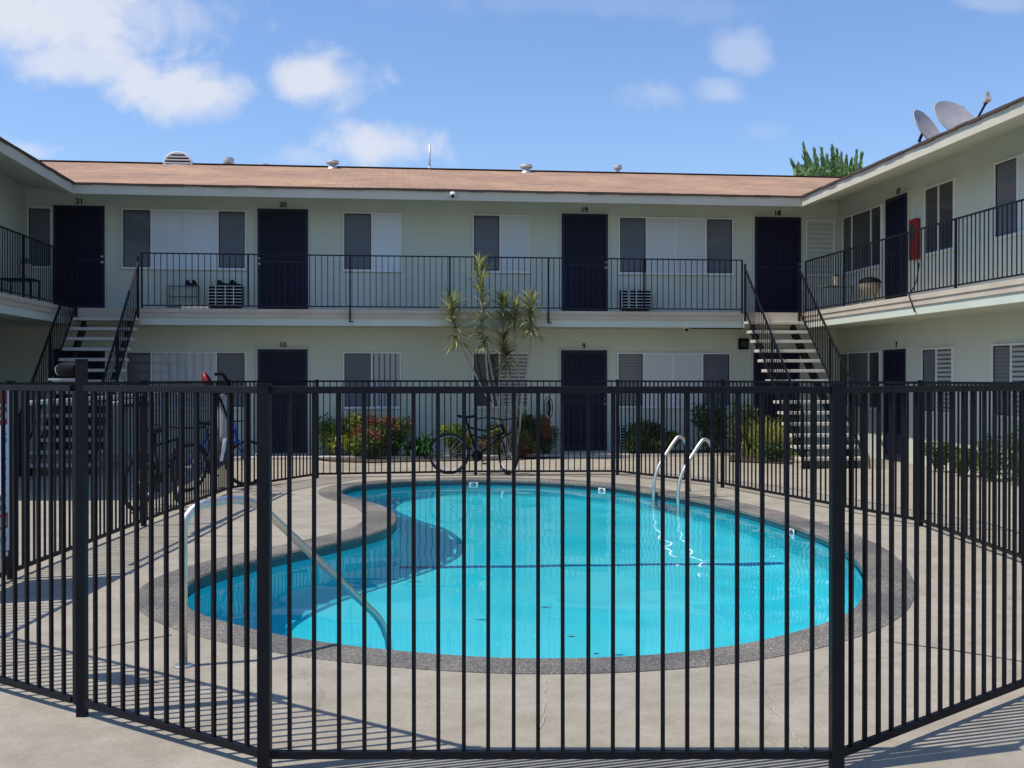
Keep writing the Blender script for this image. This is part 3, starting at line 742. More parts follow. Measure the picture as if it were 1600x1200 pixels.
# ------------------------------------------------------------------ balcony railings
def rail_panel(mb, p, q, zb, zt, sp=.114, bw=.013, top=.036, low=.022):
    P = Vector(p); Q = Vector(q); d = Q - P; Lg = d.to_2d().length; n = max(1, round(Lg / sp)); dz = q[2] - p[2]
    mb.bar((p[0], p[1], p[2] + zt), (q[0], q[1], q[2] + zt), top, .022); mb.bar((p[0], p[1], p[2] + zb), (q[0], q[1], q[2] + zb), low, .022)
    for i in range(1, n):
        t = i / n; x, y, z = P.x + d.x * t, P.y + d.y * t, P.z + dz * t
        mb._post(x, y, z + zb + .011, z + zt - .011, bw, 1, 0)
def railing(label, pts, posts):
    r = empty('balcony_railing', (*pts[0], F2), label, 'railing', 'balcony railings')
    for a, b in zip(pts[:-1], pts[1:]):
        mb = MB(); rail_panel(mb, (*a, F2), (*b, F2), .055, 1.03); mb.build('rail_panel', 'rail_iron', r)
    for (x, y, z0) in posts:
        mb = MB(); mb._post(x, y, z0, F2 + 1.03, .03, 1, 0)
        if z0 < F2 - .1: mb.box((x - .015, y - .03, z0), (x + .06, y + .01, z0 + .02))
        mb.build('rail_post', 'rail_iron', r)
    return r
SLX0, SLX1, SRX0, SRX1 = -5.87, -4.72, 6.90, 8.05
yp = YD - .022
railing('long black balcony railing across the back walkway between the two stairs', [(BX(222, yp), yp), (SRX0 - .03, yp)],
        [(BX(222, yp), yp, F2), (BX(388, yp), yp, F2 + .04), (BX(547, yp), yp, F2 - .24), (BX(703, yp), yp, F2 + .04), (BX(857, yp), yp, F2 - .24), (BX(1006, yp), yp, F2 + .04), (SRX0 - .03, yp, F2 - .02)])
xp = XDR + .06
railing('black balcony railing along the right wing', [(xp, YD + .05), (xp, YR0)], [(xp, YD + .05, F2)] + [(xp, y, F2 + .001) for y in (19.2, 16.9, 15.2, 13.0, 10.6, 8.2)])
xp = XDL - .06
railing('black balcony railing on the shaded left wing', [(xp, YD + .05), (xp, YL0)], [(xp, YD + .05, F2), (xp, 18.6, F2 + .001), (xp, 16.2, F2 + .001), (xp, YL0, F2 + .001)])

# ------------------------------------------------------------------ stairs
def stair(x0, x1, label, lp=(True, True)):
    st_ = empty('staircase', ((x0 + x1) / 2, 19.5, 0), label, 'staircase', 'outdoor stairs up to the walkway')
    RS, RN = F2 / 15, .216
    for i in range(1, 15):
        z = F2 - RS * i; y = YD - .02 - RN * (i - .5)
        mb = MB(); mb.box((x0, y - .15, z - .055), (x1, y + .13, z)); mb.build('tread', 'tread_concrete', st_, bevel=.006)
    yb = YD - .02 - RN * 15
    for x in (x0 + .16, x1 - .16):
        mb = MB(); mb.bar((x, YD - .02, F2 - RS - .10), (x, yb + RN, .0), .05, .20); mb.build('stringer', 'rail_iron', st_)
    mb = MB(); mb.box((x0, YD - .035, F2 - .30), (x1, YD - .002, F2 - .004)); mb.build('landing_edge', 'deck_lip', st_)
    for x in (x0 + .02, x1 - .02):
        p = (x, YD - .06, F2 - .06); q = (x, yb + .1, .03)
        mb = MB(); rail_panel(mb, p, q, .10, .92, sp=.12); mb.build('stair_railing', 'rail_iron', st_)
        for (yy_, z0, z1) in ((q[1] + .02, 0, .98), ((p[1] + q[1]) / 2, F2 / 2 - .2, F2 / 2 + .88), (p[1], F2 - .25, F2 + .96)): mb = MB(); mb._post(x, yy_, z0, z1, .034, 1, 0); mb.build('newel_post', 'rail_iron', st_)
    return st_
stair(SRX0, SRX1, 'sunlit open stairs with concrete treads climbing to the walkway on the right')
stair(SLX0, SLX1, 'shaded open stairs with concrete treads climbing to the walkway on the left')

# ------------------------------------------------------------------ things fixed to or standing on the building
def ac(u0, u1, z0, z1, label):
    a = empty('air_conditioner', ((u0 + u1) / 2, YB, z0), label, 'air conditioner', 'air conditioners through the back wall')
    mb = MB(); mb.box((u0, YB - .16, z0), (u1, YB - .001, z1)); mb.build('casing', 'black_plastic', a)
    mb = MB(); y = YB - .175
    for i in range(7):
        z = z0 + .015 + (z1 - z0 - .03) * i / 6; mb.box((u0 + .005, y, z - .007), (u1 - .005, y + .012, z + .007))
    for t in (0, .22, .26, .5, .75, 1): x = u0 + .01 + (u1 - u0 - .02) * t; mb.box((x - .007, y - .004, z0), (x + .007, y - .0005, z1))
    mb.build('front_grille', 'frame_white', a)
    mb = MB(); mb.box((u0 + .05, YB - .15, z0 - .03), (u1 - .05, YB - .002, z0 - .002)); mb.build('bracket', 'black_iron', a)
ac(BX(968), BX(1015), F2 + .12, F2 + .52, 'white grilled air conditioner in the upper wall by door 19')
ac(BX(327), BX(381), F2 + .12, F2 + .53, 'air conditioner with black shoes on it, upper wall by door 20')
ac(BX(966), BX(1011), FB + .12, FB + .50, 'air conditioner in the ground floor wall beside door 9')
def shoe(x, y, z, rz, label):
    mb = MB(); n = 9; prof = []
    for i in range(n):
        t = i / (n - 1); hh = .055 + .06 * math.exp(-((t - .15) / .22) ** 2) - .02 * t; ww = .045 + .012 * math.sin(t * 3.1)
        prof.append((t * .28 - .14, ww * (1 if i not in (0, n - 1) else .6), hh))
    c, s_ = math.cos(rz), math.sin(rz)
    for (px, wd, hh) in prof:
        for (dx, dz) in ((-wd, 0), (-wd * .9, hh * .6), (-wd * .35, hh), (wd * .35, hh), (wd * .9, hh * .6), (wd, 0)):
            mb.v.append((x + px * c - dx * s_, y + px * s_ + dx * c, z + dz))
    for i in range(n - 1):
        for j in range(6): j2 = (j + 1) % 6; mb.f.append((i*6 + j, i*6 + j2, i*6 + 6 + j2, i*6 + 6 + j))
    mb.f.append(tuple(range(6))); mb.f.append(tuple(range((n - 1) * 6, n * 6)))
    tag(mb.build('shoe', 'dark_cloth', smooth=True), label, 'shoe', 'black shoes on the walkway')
zt = F2 + .531
shoe(BX(352), YB - .10, zt, .2, 'black shoe on the air conditioner, left of the two'); shoe(BX(370), YB - .10, zt, .9, 'black shoe on the air conditioner, right of the two')
rk = empty('shoe_rack', (BX(288), YB - .2, F2), 'thin wire shoe rack under the wide window by door 21', 'rack')
x0_, x1_ = BX(266), BX(312); mb = MB()
for x in (x0_, x1_):
    for y in (YB - .32, YB - .06): mb.bar((x, y, F2), (x, y, F2 + .52), .016, .016)
mb.build('frame', 'table_metal', rk)
for z in (.1, .3, .5):
    mb = MB()
    for y in (YB - .32, YB - .25, YB - .19, YB - .12, YB - .06): mb.bar((x0_, y, F2 + z), (x1_, y, F2 + z), .010, .010)
    mb.build('shelf', 'table_metal', rk)
shoe(BX(300), YB - .2, F2 + .507, 1.2, 'black shoe on the wire rack, left of the two'); shoe(BX(308), YB - .2, F2 + .507, 1.5, 'black shoe on the wire rack, right of the two')
mb = MB(); mb.box((BX(284, YD), YD + .02, F2 + .004), (BX(325, YD), YD + .16, F2 + .05)); tag(mb.build('white_board', 'white_plastic', bevel=.01), 'white board lying on the walkway edge below the shoe rack', 'board')
def seccam(loc, label, down=False):
    c = empty('security_camera', loc, label, 'camera', 'security cameras'); x, y, z = loc
    mb = MB(); mb.lathe([(.0, .0), (.05, .0), (.055, -.03), (.03, -.04)] if down else [(.0, .05), (.045, .045), (.06, 0), (.045, -.04), (0, -.06)], loc, 18); mb.build('housing', 'white_plastic', c, smooth=True)
    mb = MB(); mb.lathe([(0, -.075), (.022, -.06), (.034, -.035), (.034, -.02)], (x, y - .03, z), 14); mb.build('lens', 'black_plastic', c, smooth=True)
    return c
seccam((BX(707.5, YE - .06), YE - .065, HH(707.5, 304, YE - .06)), 'white dome camera fixed to the eave board')
sc2 = seccam((BX(1072, YD + .3), YD + .3, F2 - .30), 'small white camera under the walkway beside door 9', True)
mb = MB(); mb.tube([(BX(1078, YD + .3), YD + .3, F2 - .305), (BX(1160, YD + .3), YD + .3, F2 - .305)], .012, 8); mb.build('conduit', 'rail_iron', sc2)
lt = empty('wall_lamp', (BX(1160), YB, 2.25), 'dark box lamp on the ground floor wall beside the right stairs', 'lamp')
mb = MB(); mb.box((BX(1153), YB - .12, HH(1160, 546, YB)), (BX(1167), YB - .001, HH(1160, 529, YB))); mb.build('lamp_housing', 'black_plastic', lt, bevel=.01)
mb = MB(); mb.box((BX(1155), YB - .128, HH(1160, 543, YB)), (BX(1165), YB - .121, HH(1160, 533, YB))); mb.build('lamp_glass', 'glass_dark', lt)
# fire cabinet on the right wing
fc = empty('extinguisher_cabinet', (XR, RY(1433), F2 + 1), 'red fire extinguisher cabinet beside the upper right wing door', 'cabinet')
ya, yb_ = RY(1427), RY(1438); za, zb_ = F2 + .82, F2 + 1.55
mb = MB(); mb.box((XR - .09, yb_, za), (XR - .001, ya, zb_)); mb.build('cabinet_body', 'red_paint', fc, bevel=.008)
mb = MB(); mb.box((XR - .098, yb_ + .06, za + .38), (XR - .0905, ya - .06, zb_ - .1)); mb.build('window', 'glass_dark', fc)
mb = MB(); mb.box((XR - .105, ya - .05, za + .3), (XR - .0905, ya - .03, za + .42)); mb.build('handle', 'chrome', fc)
# balcony furniture
def table(x, y, z, sx, sy, h, label, m='table_metal'):
    t = empty('side_table', (x, y, z), label, 'table', 'small tables on the walkways')
    mb = MB(); mb.box((x - sx/2, y - sy/2, z + h - .025), (x + sx/2, y + sy/2, z + h)); mb.build('table_top', m, t, bevel=.004)
    for a in (-1, 1):
        for b in (-1, 1): mb = MB(); mb.bar((x + a*(sx/2-.03), y + b*(sy/2-.03), z), (x + a*(sx/2-.03), y + b*(sy/2-.03), z + h - .026), .022, .022); mb.build('leg', m, t)
table(8.72, 20.75, F2, .55, .45, .52, 'small metal table on the walkway in the right inner corner')
table(-6.6, 20.2, F2, .55, .5, .45, 'small dark table on the shaded left walkway', 'black_iron')
def pot(x, y, z, s, label, leafm='leaf_dark', ph=.28):
    p = empty('potted_plant', (x, y, z), label, 'potted plant')
    mb = MB(); mb.lathe([(0, 0), (.09*s, 0), (.13*s, ph*s), (.14*s, ph*s), (.14*s, ph*s+.02), (.115*s, ph*s+.02), (.11*s, ph*s-.02), (0, ph*s-.02)], (x, y, z), 18); mb.build('pot', 'deck_lip', p, smooth=False)
    mb = MB()
    for _ in range(60):
        a = random.uniform(0, 6.28); el = random.uniform(.5, 1.4); l = random.uniform(.12, .26) * s
        d = Vector((math.cos(a)*math.cos(el), math.sin(a)*math.cos(el), math.sin(el))); q = Vector((-math.sin(a), math.cos(a), 0)); c = Vector((x, y, z + ph*s))
        mb.strip([c, c + d*l*.6, c + d*l + Vector((0, 0, -.04))], [.008, .03*s, .002], q)
    mb.build('foliage', leafm, p)
pot(8.72, 20.75, F2 + .521, .55, 'tiny potted plant on the metal corner table')
pot(-6.55, 20.25, F2 + .451, .9, 'potted plant on the small dark left table', 'leaf_drac_dark')
YG_ = RY(1359, 8.85)
bb = empty('kettle_grill', (8.85, YG_, F2), 'round barbecue grill with dark lid on the right walkway', 'grill')
mb = MB(); prof = [(0, .24), (.11, .25), (.165, .32), (.19, .42), (.19, .47)]; mb.lathe(prof, (8.85, YG_, F2), 22); mb.build('bowl', 'tan_metal', bb, smooth=True)
mb = MB(); mb.lathe([(.205, .475), (.195, .51), (.15, .55), (.08, .575), (0, .58)], (8.85, YG_, F2), 22); mb.build('lid', 'black_plastic', bb, smooth=True)
for a in (.5, 2.6, 4.7):
    mb = MB(); mb.bar((8.85 + .12*math.cos(a), YG_ + .12*math.sin(a), F2 + .30), (8.85 + .20*math.cos(a), YG_ + .20*math.sin(a), F2), .022, .022); mb.build('leg', 'tan_metal', bb)
mb = MB(); cb = lambda X, px, h: (X, RY(px, X), F2 + h)
mb.tube(arc_path([cb(XR - .06, 1436, .74), cb(XR - .3, 1433, .45), cb(XDR + .3, 1428, .18), cb(XDR + .03, 1420, .02), cb(XDR - .03, 1421, -.03), cb(XDR - .04, 1429, -.27)], .2), .012, 7)
tag(mb.build('dangling_cable', 'black_rubber', smooth=True), 'black cable hanging over the right walkway edge', 'cable')

# ------------------------------------------------------------------ roof fittings
def roof_z(x, y): return ZF1 + .03 + PT * (min(y, 2 * (YE + RW) - y) - YE)
YRg = YE + RW
hv = empty('half_round_vent', (BX(279, YRg - .15), YRg - .2, ZR), 'white half round louvred vent on the roof ridge', 'roof vent')
def on_ridge(px, py): return BX(px, YRg), HH(px, py, YRg)
cx, zc_ = BX(279, YRg - .2), roof_z(0, YRg - .25)
mb = MB(); rad = .32
ang = [math.pi * k / 20 for k in range(21)]
mb.tube([(cx + rad * math.cos(a), YRg - .25, zc_ + .0 + rad * .92 * math.sin(a)) for a in ang], .022, 8); mb.bar((cx - rad, YRg - .25, zc_), (cx + rad, YRg - .25, zc_), .04, .03)
mb.build('vent_rim', 'white_plastic', hv, smooth=True)
mb = MB()
for k in range(4):
    z = .05 + k * .072; hw = math.sqrt(max(.001, rad**2 - (z / .92)**2)) - .01; mb.bar((cx - hw, YRg - .25, zc_ + z), (cx + hw, YRg - .25, zc_ + z), .05, .026, up=(0, -.5, 1))
mb.build('louvre', 'white_plastic', hv)
mb = MB(); i0 = 0; vs = [(cx + rad * .97 * math.cos(a), YRg - .22, zc_ + rad * .9 * math.sin(a)) for a in ang]; mb.quad(*vs); mb.quad(*[(x, YRg + .25, z) for x, y, z in vs][::-1])
for k in range(20): mb.quad(vs[k], (vs[k][0], YRg + .25, vs[k][2]), (vs[k+1][0], YRg + .25, vs[k+1][2]), vs[k+1])
mb.build('vent_body', 'black_plastic', hv)
def vent(px, dy, h, r, label, cap=True):
    y = YRg + dy; x = BX(px, y); z = roof_z(x, y)
    v = empty('roof_vent', (x, y, z), label, 'roof vent', 'small metal vents along the roof')
    mb = MB(); mb.lathe([(r * 1.7, -.03), (r * .9, .06), (r * .8, h * .6), (r * .8, h)], (x, y, z), 16); mb.build('vent_pipe', 'galvanised', v, smooth=True)
    if cap: mb = MB(); mb.lathe([(0, h * .55), (r * 1.7, h * .6), (r * 1.8, h * .75), (r * 1.7, h), (0, h + .02)], (x, y, z), 18); mb.build('vent_cap', 'galvanised', v, smooth=False)
vent(357.5, .35, .33, .075, 'round capped metal vent just right of the half round vent')
vent(413, .4, .22, .07, 'low metal vent stub behind the ridge, second from the half round vent')
vent(520, -.28, .17, .085, 'wide capped vent on the roof slope between the ridge stub and the mast')
vent(822.5, -.28, .17, .085, 'wide capped vent on the roof slope right of the mast')
vent(915, .35, .18, .07, 'low pale vent stub barely showing above the ridge')
vent(965, .1, .24, .06, 'small round capped vent at the ridge furthest right')
mb = MB(); y = YRg - .05; x = BX(671.5, y); z = roof_z(x, y); mb.tube([(x, y, z - .02), (x, y, z + .6)], .022, 8); mb.lathe([(.07, 0), (.03, .05), (.024, .1)], (x, y, z - .01), 12)
tag(mb.build('roof_mast', 'galvanised', smooth=True), 'thin metal mast standing on the roof ridge', 'mast')
def dish(base, face, r, arm, label, tw=1.0):
    base = Vector(base); f = Vector(face).normalized()
    d = empty('satellite_dish', base, label, 'satellite dish', 'satellite dishes on the right eave')
    c = base + Vector((0, 0, r * .62)) ; q = f.to_track_quat('Z', 'Y').to_matrix()
    mb = MB(); prof = [(r * t, .16 * r * t * t - .16 * r) for t in (0.001, .2, .4, .6, .8, .95, 1.0)]; mb.lathe(prof, c, 32, q)
    mb.lathe([(r, 0), (r * 1.02, -.012), (r * .95, -.03), (r * .5, -.16 * r * .75 - .03), (.001, -.16 * r - .03)], c, 32, q); mb.build('reflector', 'dish_grey', d, smooth=True)
    back = c - f * (.16 * r + .04)
    mb = MB(); mb.tube([back, back - f * .08 - Vector((0, 0, .1)), base - f * .10, ], .025, 10); mb.box(base - f * .10 * 0 + Vector((-.09, -.09, -.03)), base + Vector((.09, .09, 0.0))); mb.build('mount', 'black_iron', d)
    low = c + q @ Vector((0, -r * .95, 0)) if (q @ Vector((0, -1, 0))).z < 0 else c + q @ Vector((0, r * .95, 0))
    end = Vector(c) + f * arm + Vector((.20, 0, -.02))
    mb = MB(); mb.bar(low, end, .03, .03); mb.build('feed_arm', 'black_iron', d)
    mb = MB(); mb.tube([end + f * .03, end - f * .09], [.05, .035], 12); mb.bar(end - f*.02 + Vector((0,0,.03)), end - f*.02 + Vector((0,0,.12)), .05, .05); mb.build('receiver_head', 'dish_grey', d, smooth=False)
XD_ = XER + .25; 
dish((XD_, RY(1450, XD_), ZF1 + .11), (.50, -.70, .45), .345, .40, 'left satellite dish tilted skyward on the right eave')
dish((XD_ + .05, RY(1490, XD_), ZF1 + .04), (.22, -.80, .56), .385, .42, 'right satellite dish with its feed arm raised on the right eave')

# ------------------------------------------------------------------ plants
def rnd_dir():
    while True:
        v = Vector((random.uniform(-1, 1), random.uniform(-1, 1), random.uniform(-1, 1)))
        if .05 < v.length < 1: return v.normalized()
def leafcloud(mb, c, rad, n, size, squash=.8):
    for _ in range(n):
        d = rnd_dir(); p = Vector(c) + Vector((d.x * rad[0], d.y * rad[1], d.z * rad[2])) * (random.random() ** .4)
        if p.z < .03: p.z = random.uniform(.03, .15)
        a = rnd_dir(); b = a.cross(rnd_dir()).normalized(); s = size * random.uniform(.6, 1.3)
        mb.strip([p - a * s * .5, p, p + a * s * .5], [.004, s * .42, .004], b)
def shrub(x, y, rx, ry, h, kinds, n, size, label, grp='shrubs in the bed along the back wall'):
    if y > 21.5: x, y = x * 21.5 / y, 21.5
    o = empty('shrub', (x, y, .05), label, 'shrub', grp)
    mb = MB(); tips = []
    for k in range(9):
        a = random.uniform(0, 6.28); t = Vector((x + math.cos(a) * rx * .7, y + math.sin(a) * ry * .7, .05 + h * random.uniform(.6, .95))); tips.append(t)
        mb.tube([(x + math.cos(a)*.05, y + math.sin(a)*.05, 0.02), Vector((x, y, .05)).lerp(t, .5) + rnd_dir() * .05, t], [.012, .009, .004], 5)
    mb.build('stems', 'bark_brown', o)
    for i, kd in enumerate(kinds):
        mb = MB()
        for k in range(10):
            a = random.uniform(0, 6.28); rr_ = random.uniform(.1, .8)
            c = (x + math.cos(a) * rx * rr_, y + math.sin(a) * ry * rr_, .08 + h * random.uniform(.15, .82))
            leafcloud(mb, c, (rx * .42, ry * .42, h * .28), int(n / 3.6), size * 1.12)
        mb.build('foliage', kd, o)
    return o
def gb(px, py): return G(px, py)
bed = [Vector(p) for p in (G(486, 716), G(520, 722), G(580, 724), G(640, 722), G(700, 721), G(760, 720), G(810, 719), G(850, 714), G(866, 709))]
bedp = bed + [Vector((BX(866), YD - .02)), Vector((BX(488, YD), YD - .02))]
tag(fill('planting_bed', [bedp], .02, 'soil'), kind='structure')
bedr = [Vector((BX(985, 21.08), 21.08)), Vector((BX(1150, 21.08), 21.08)), Vector((BX(1150, 22.1), 22.1)), Vector((BX(985, 22.1), 22.1))]
tag(fill('planting_bed', [bedr], .056, 'soil'), kind='structure')
bedq = [Vector(G(1140, 722)), Vector(G(1190, 724)), Vector(G(1240, 726)), Vector((BX(1240, 20.2), 20.9)), Vector((BX(1140, YD), YD - .03))]
tag(fill('planting_bed', [bedq], .02, 'soil'), kind='structure')
SH = 'shrubs in the bed along the back wall'
shrub(*G(523, 714), .40, .35, .80, ['leaf_yellow', 'leaf_green'], 700, .055, 'yellow green shrub at the left end of the wall bed beside door 10')
shrub(*G(560, 716), .42, .38, .82, ['leaf_green', 'leaf_yellow', 'leaf_red'], 600, .055, 'green shrub with rusty patches under the window by door 10')
shrub(*G(578, 718), .38, .3, .58, ['leaf_red', 'leaf_green'], 500, .05, 'low red leaved shrub in front of the green shrubs')
shrub(*G(612, 716), .42, .38, .74, ['leaf_green', 'leaf_red', 'leaf_dark'], 600, .055, 'green and red shrub left of the strap leaved clump')
shrub(*G(712, 716), .36, .3, .60, ['leaf_green', 'leaf_yellow'], 500, .06, 'light green shrub seen through the back wheel of the parked bicycle')
shrub(*G(780, 714), .42, .3, .58, ['leaf_green', 'leaf_red', 'leaf_yellow'], 500, .055, 'mixed green and orange shrub at the foot of the dracaena')
shrub(*G(822, 712), .36, .32, .80, ['leaf_green', 'leaf_dark'], 600, .055, 'tall dark green shrub right of the dracaena')
shrub(*G(815, 716), .34, .25, .50, ['leaf_red', 'leaf_green'], 450, .05, 'low red shrub in front of the dark shrub by the dracaena')
shrub(*G(850, 708), .30, .28, .66, ['leaf_dark', 'leaf_red'], 500, .05, 'bronze green shrub beside door 9')
shrub(*G(1005, 705), .42, .28, .62, ['leaf_dark', 'leaf_green'], 500, .06, 'dark shrub in front of the ground floor air conditioner')
shrub(*G(1040, 706), .3, .28, .42, ['leaf_dark', 'leaf_green'], 350, .06, 'low dark shrub behind the pool ladder')
shrub(*G(1108, 706), .5, .3, 1.0, ['leaf_dark', 'leaf_dark'], 420, .07, 'tall thin dark shrub under the wide window by door 9')
shrub(*G(1165, 714), .38, .3, 1.0, ['leaf_dark', 'leaf_dark'], 420, .07, 'dark leafy shrub left of the yellow grass by the stairs')
shrub(*G(1210, 722), .4, .25, .30, ['leaf_dark', 'leaf_green'], 350, .05, 'low dark plants at the foot of the right stairs')
for (px, py, h, lb) in ((1462, 724, .42, 'low green plant by the right wing wall, furthest back'), (1500, 732, .40, 'low green plant by the right wing wall, second from the back'), (1540, 745, .62, 'bushy green plant by the right wing wall'), (1590, 757, .85, 'tall green shrub by the right wing wall at the picture edge')):
    Y_ = RY(px, 8.9); shrub(8.95, Y_, .26, .32, h, ['leaf_green', 'leaf_dark'], 240, .06, lb, 'plants along the right wing wall')
def blades(x, y, n, l, wd, m, label, name, cat, spread=.9, droop=.5, r0=.1, grp=None):
    o = empty(name, (x, y, .03), label, cat, grp); mb = MB()
    for _ in range(n):
        a = random.uniform(0, 6.28); el = random.uniform(1.5 - spread, 1.5); L_ = l * random.uniform(.6, 1.1); b = Vector((x + random.gauss(0, r0), y + random.gauss(0, r0), .03))
        h = Vector((math.cos(a), math.sin(a), 0)); pts = []; p = b.copy(); e = el
        for k in range(5):
            pts.append(p.copy()); p = p + (h * math.cos(e) + Vector((0, 0, math.sin(e)))) * L_ / 4; e -= droop * (k + 1) * .25
        mb.strip(pts, [wd * .7, wd, wd, wd * .7, .002], Vector((-h.y, h.x, 0)))
    mb.build('blades', m, o); return o
blades(*G(655, 716), 150, .72, .035, 'leaf_deep', 'deep green strap leaved clump behind the parked bicycle wheel', 'agapanthus', 'plant', 1.0, .9)
blades(*G(1190, 716), 240, .85, .014, 'leaf_grass', 'tall yellow green grass clump left of the right stairs', 'ornamental_grass', 'grass clump', .45, .35, .16)
blades(*G(1213, 718), 200, .85, .014, 'leaf_grass', 'second yellow green grass clump nearer the right stairs', 'ornamental_grass', 'grass clump', .45, .35, .14)
# dracaena
dr = empty('dracaena', (BX(790, 20.75), 20.75, .03), 'tall many stemmed dracaena growing in the bed before the back wall', 'plant')
def dp(px, py, Y=20.75): return Vector((BX(px, Y), Y, HH(px, py, Y)))
stems = [([(797, 706), (772, 640), (745, 590), (723, 545), (712, 515)], (715, 535), (704, 468), 115, .42, 20.7),
         ([(797, 706), (775, 650), (762, 590), (756, 520), (750, 470)], (757, 545), (749, 412), 170, .36, 20.6),
         ([(799, 706), (780, 640), (764, 560), (757, 520)], (768, 520), (760, 500), 0, .3, 20.8),
         ([(800, 706), (786, 640), (781, 580), (787, 530), (786, 500)], (786, 505), (788, 468), 80, .38, 20.9),
         ([(802, 706), (806, 640), (812, 600), (806, 540), (800, 505)], (802, 510), (806, 480), 75, .38, 20.7),
         ([(803, 706), (815, 630), (822, 590), (828, 545), (830, 515)], (829, 520), (830, 470), 115, .38, 20.6),
         ([(801, 706), (797, 630), (795, 590), (792, 560)], (794, 575), (785, 530), 110, .36, 20.85)]
for i, (pts, h0, h1, n, ll, Y) in enumerate(stems):
    P = [dp(a, b, Y) for a, b in pts]; P[0] = Vector((BX(797, 20.75) + random.uniform(-.12, .12), 20.75 + random.uniform(-.1, .1), .02))
    mb = MB(); mb.tube(P, [.024 - .002 * k for k in range(len(P))], 8); mb.build('stem', 'bark_grey', dr, smooth=True)
    if n:
        a, b = dp(*h0, Y), dp(*h1, Y)
        for half, mt in ((0, 'leaf_dracaena'), (1, 'leaf_drac_dark' if i != 6 else 'leaf_drac_dry')):
            mb = MB()
            for k in range(int(n * .75)):
                t = random.random(); c = a.lerp(b, t); an = random.uniform(0, 6.28); h = Vector((math.cos(an), math.sin(an), 0)); e = -.15 + 1.2 * t + random.uniform(-.35, .35); L_ = ll * 1.4 * random.uniform(.6, 1.05) * (1 if t < .8 else .8)
                pt = []; p = c.copy()
                for q in range(4): pt.append(p.copy()); p = p + (h * math.cos(e) + Vector((0, 0, math.sin(e)))) * L_ / 3; e -= .24
                mb.strip(pt, [.02, .030, .022, .002], Vector((-h.y, h.x, 0)))
            mb.build('leaf_head', mt, dr)
# upright conifer behind the roof
cf = empty('conifer_tree', (BX(1290, 36), 36, 0), 'spiky upright green conifer rising behind the roof at the right', 'tree')
mb = MB(); xc0 = BX(1290, 36); mb.tube([(xc0, 36, 0), (xc0 + .1, 36, 4), (xc0, 36, 8)], [.3, .2, .1], 10); mb.build('trunk', 'bark_brown', cf, smooth=True)
mbs = [MB(), MB()]
for (px, top, wdt) in ((1237, 253, 7), (1255, 228, 13), (1272, 236, 10), (1283, 234, 11), (1300, 230, 12), (1307, 238, 10), (1322, 248, 11), (1338, 239, 7), (1346, 242, 6), (1262, 244, 12), (1292, 246, 12), (1314, 246, 12), (1330, 252, 10), (1246, 262, 10), (1268, 258, 20), (1290, 258, 24), (1312, 258, 24)):
    Y = 36 + random.uniform(-.8, .8); tp = Vector((BX(px, Y), Y, HH(px, top, Y))); bt = Vector((BX(px + (1290 - px) * .25 + 6, Y), Y, HH(px, 300, Y)))
    for _ in range(420):
        t = random.random() ** .8; c = tp.lerp(bt, t); wd = wdt * Y / F * (.03 + .97 * min(1, t * 1.35)) * .62
        p = c + rnd_dir() * wd * random.uniform(.2, 1.5); up = (tp - bt).normalized() * 1.0 + rnd_dir() * .32; s = random.uniform(.06, .14)
        mbs[random.random() < .3].strip([p, p + up * s * .8, p + up * s * 1.5], [.03, .05, .004], up.cross(rnd_dir()).normalized())
for k in range(700):
    px = random.uniform(1240, 1350); Y = 36 + random.uniform(-1, 1); c = Vector((BX(px, Y), Y, HH(px, random.uniform(258, 310), Y))); a = rnd_dir()
    mbs[k % 2].strip([c, c + a * .08, c + a * .17], [.05, .08, .01], a.cross(rnd_dir()).normalized())
mbs[0].build('foliage', 'leaf_cypress', cf); mbs[1].build('foliage', 'leaf_green', cf)

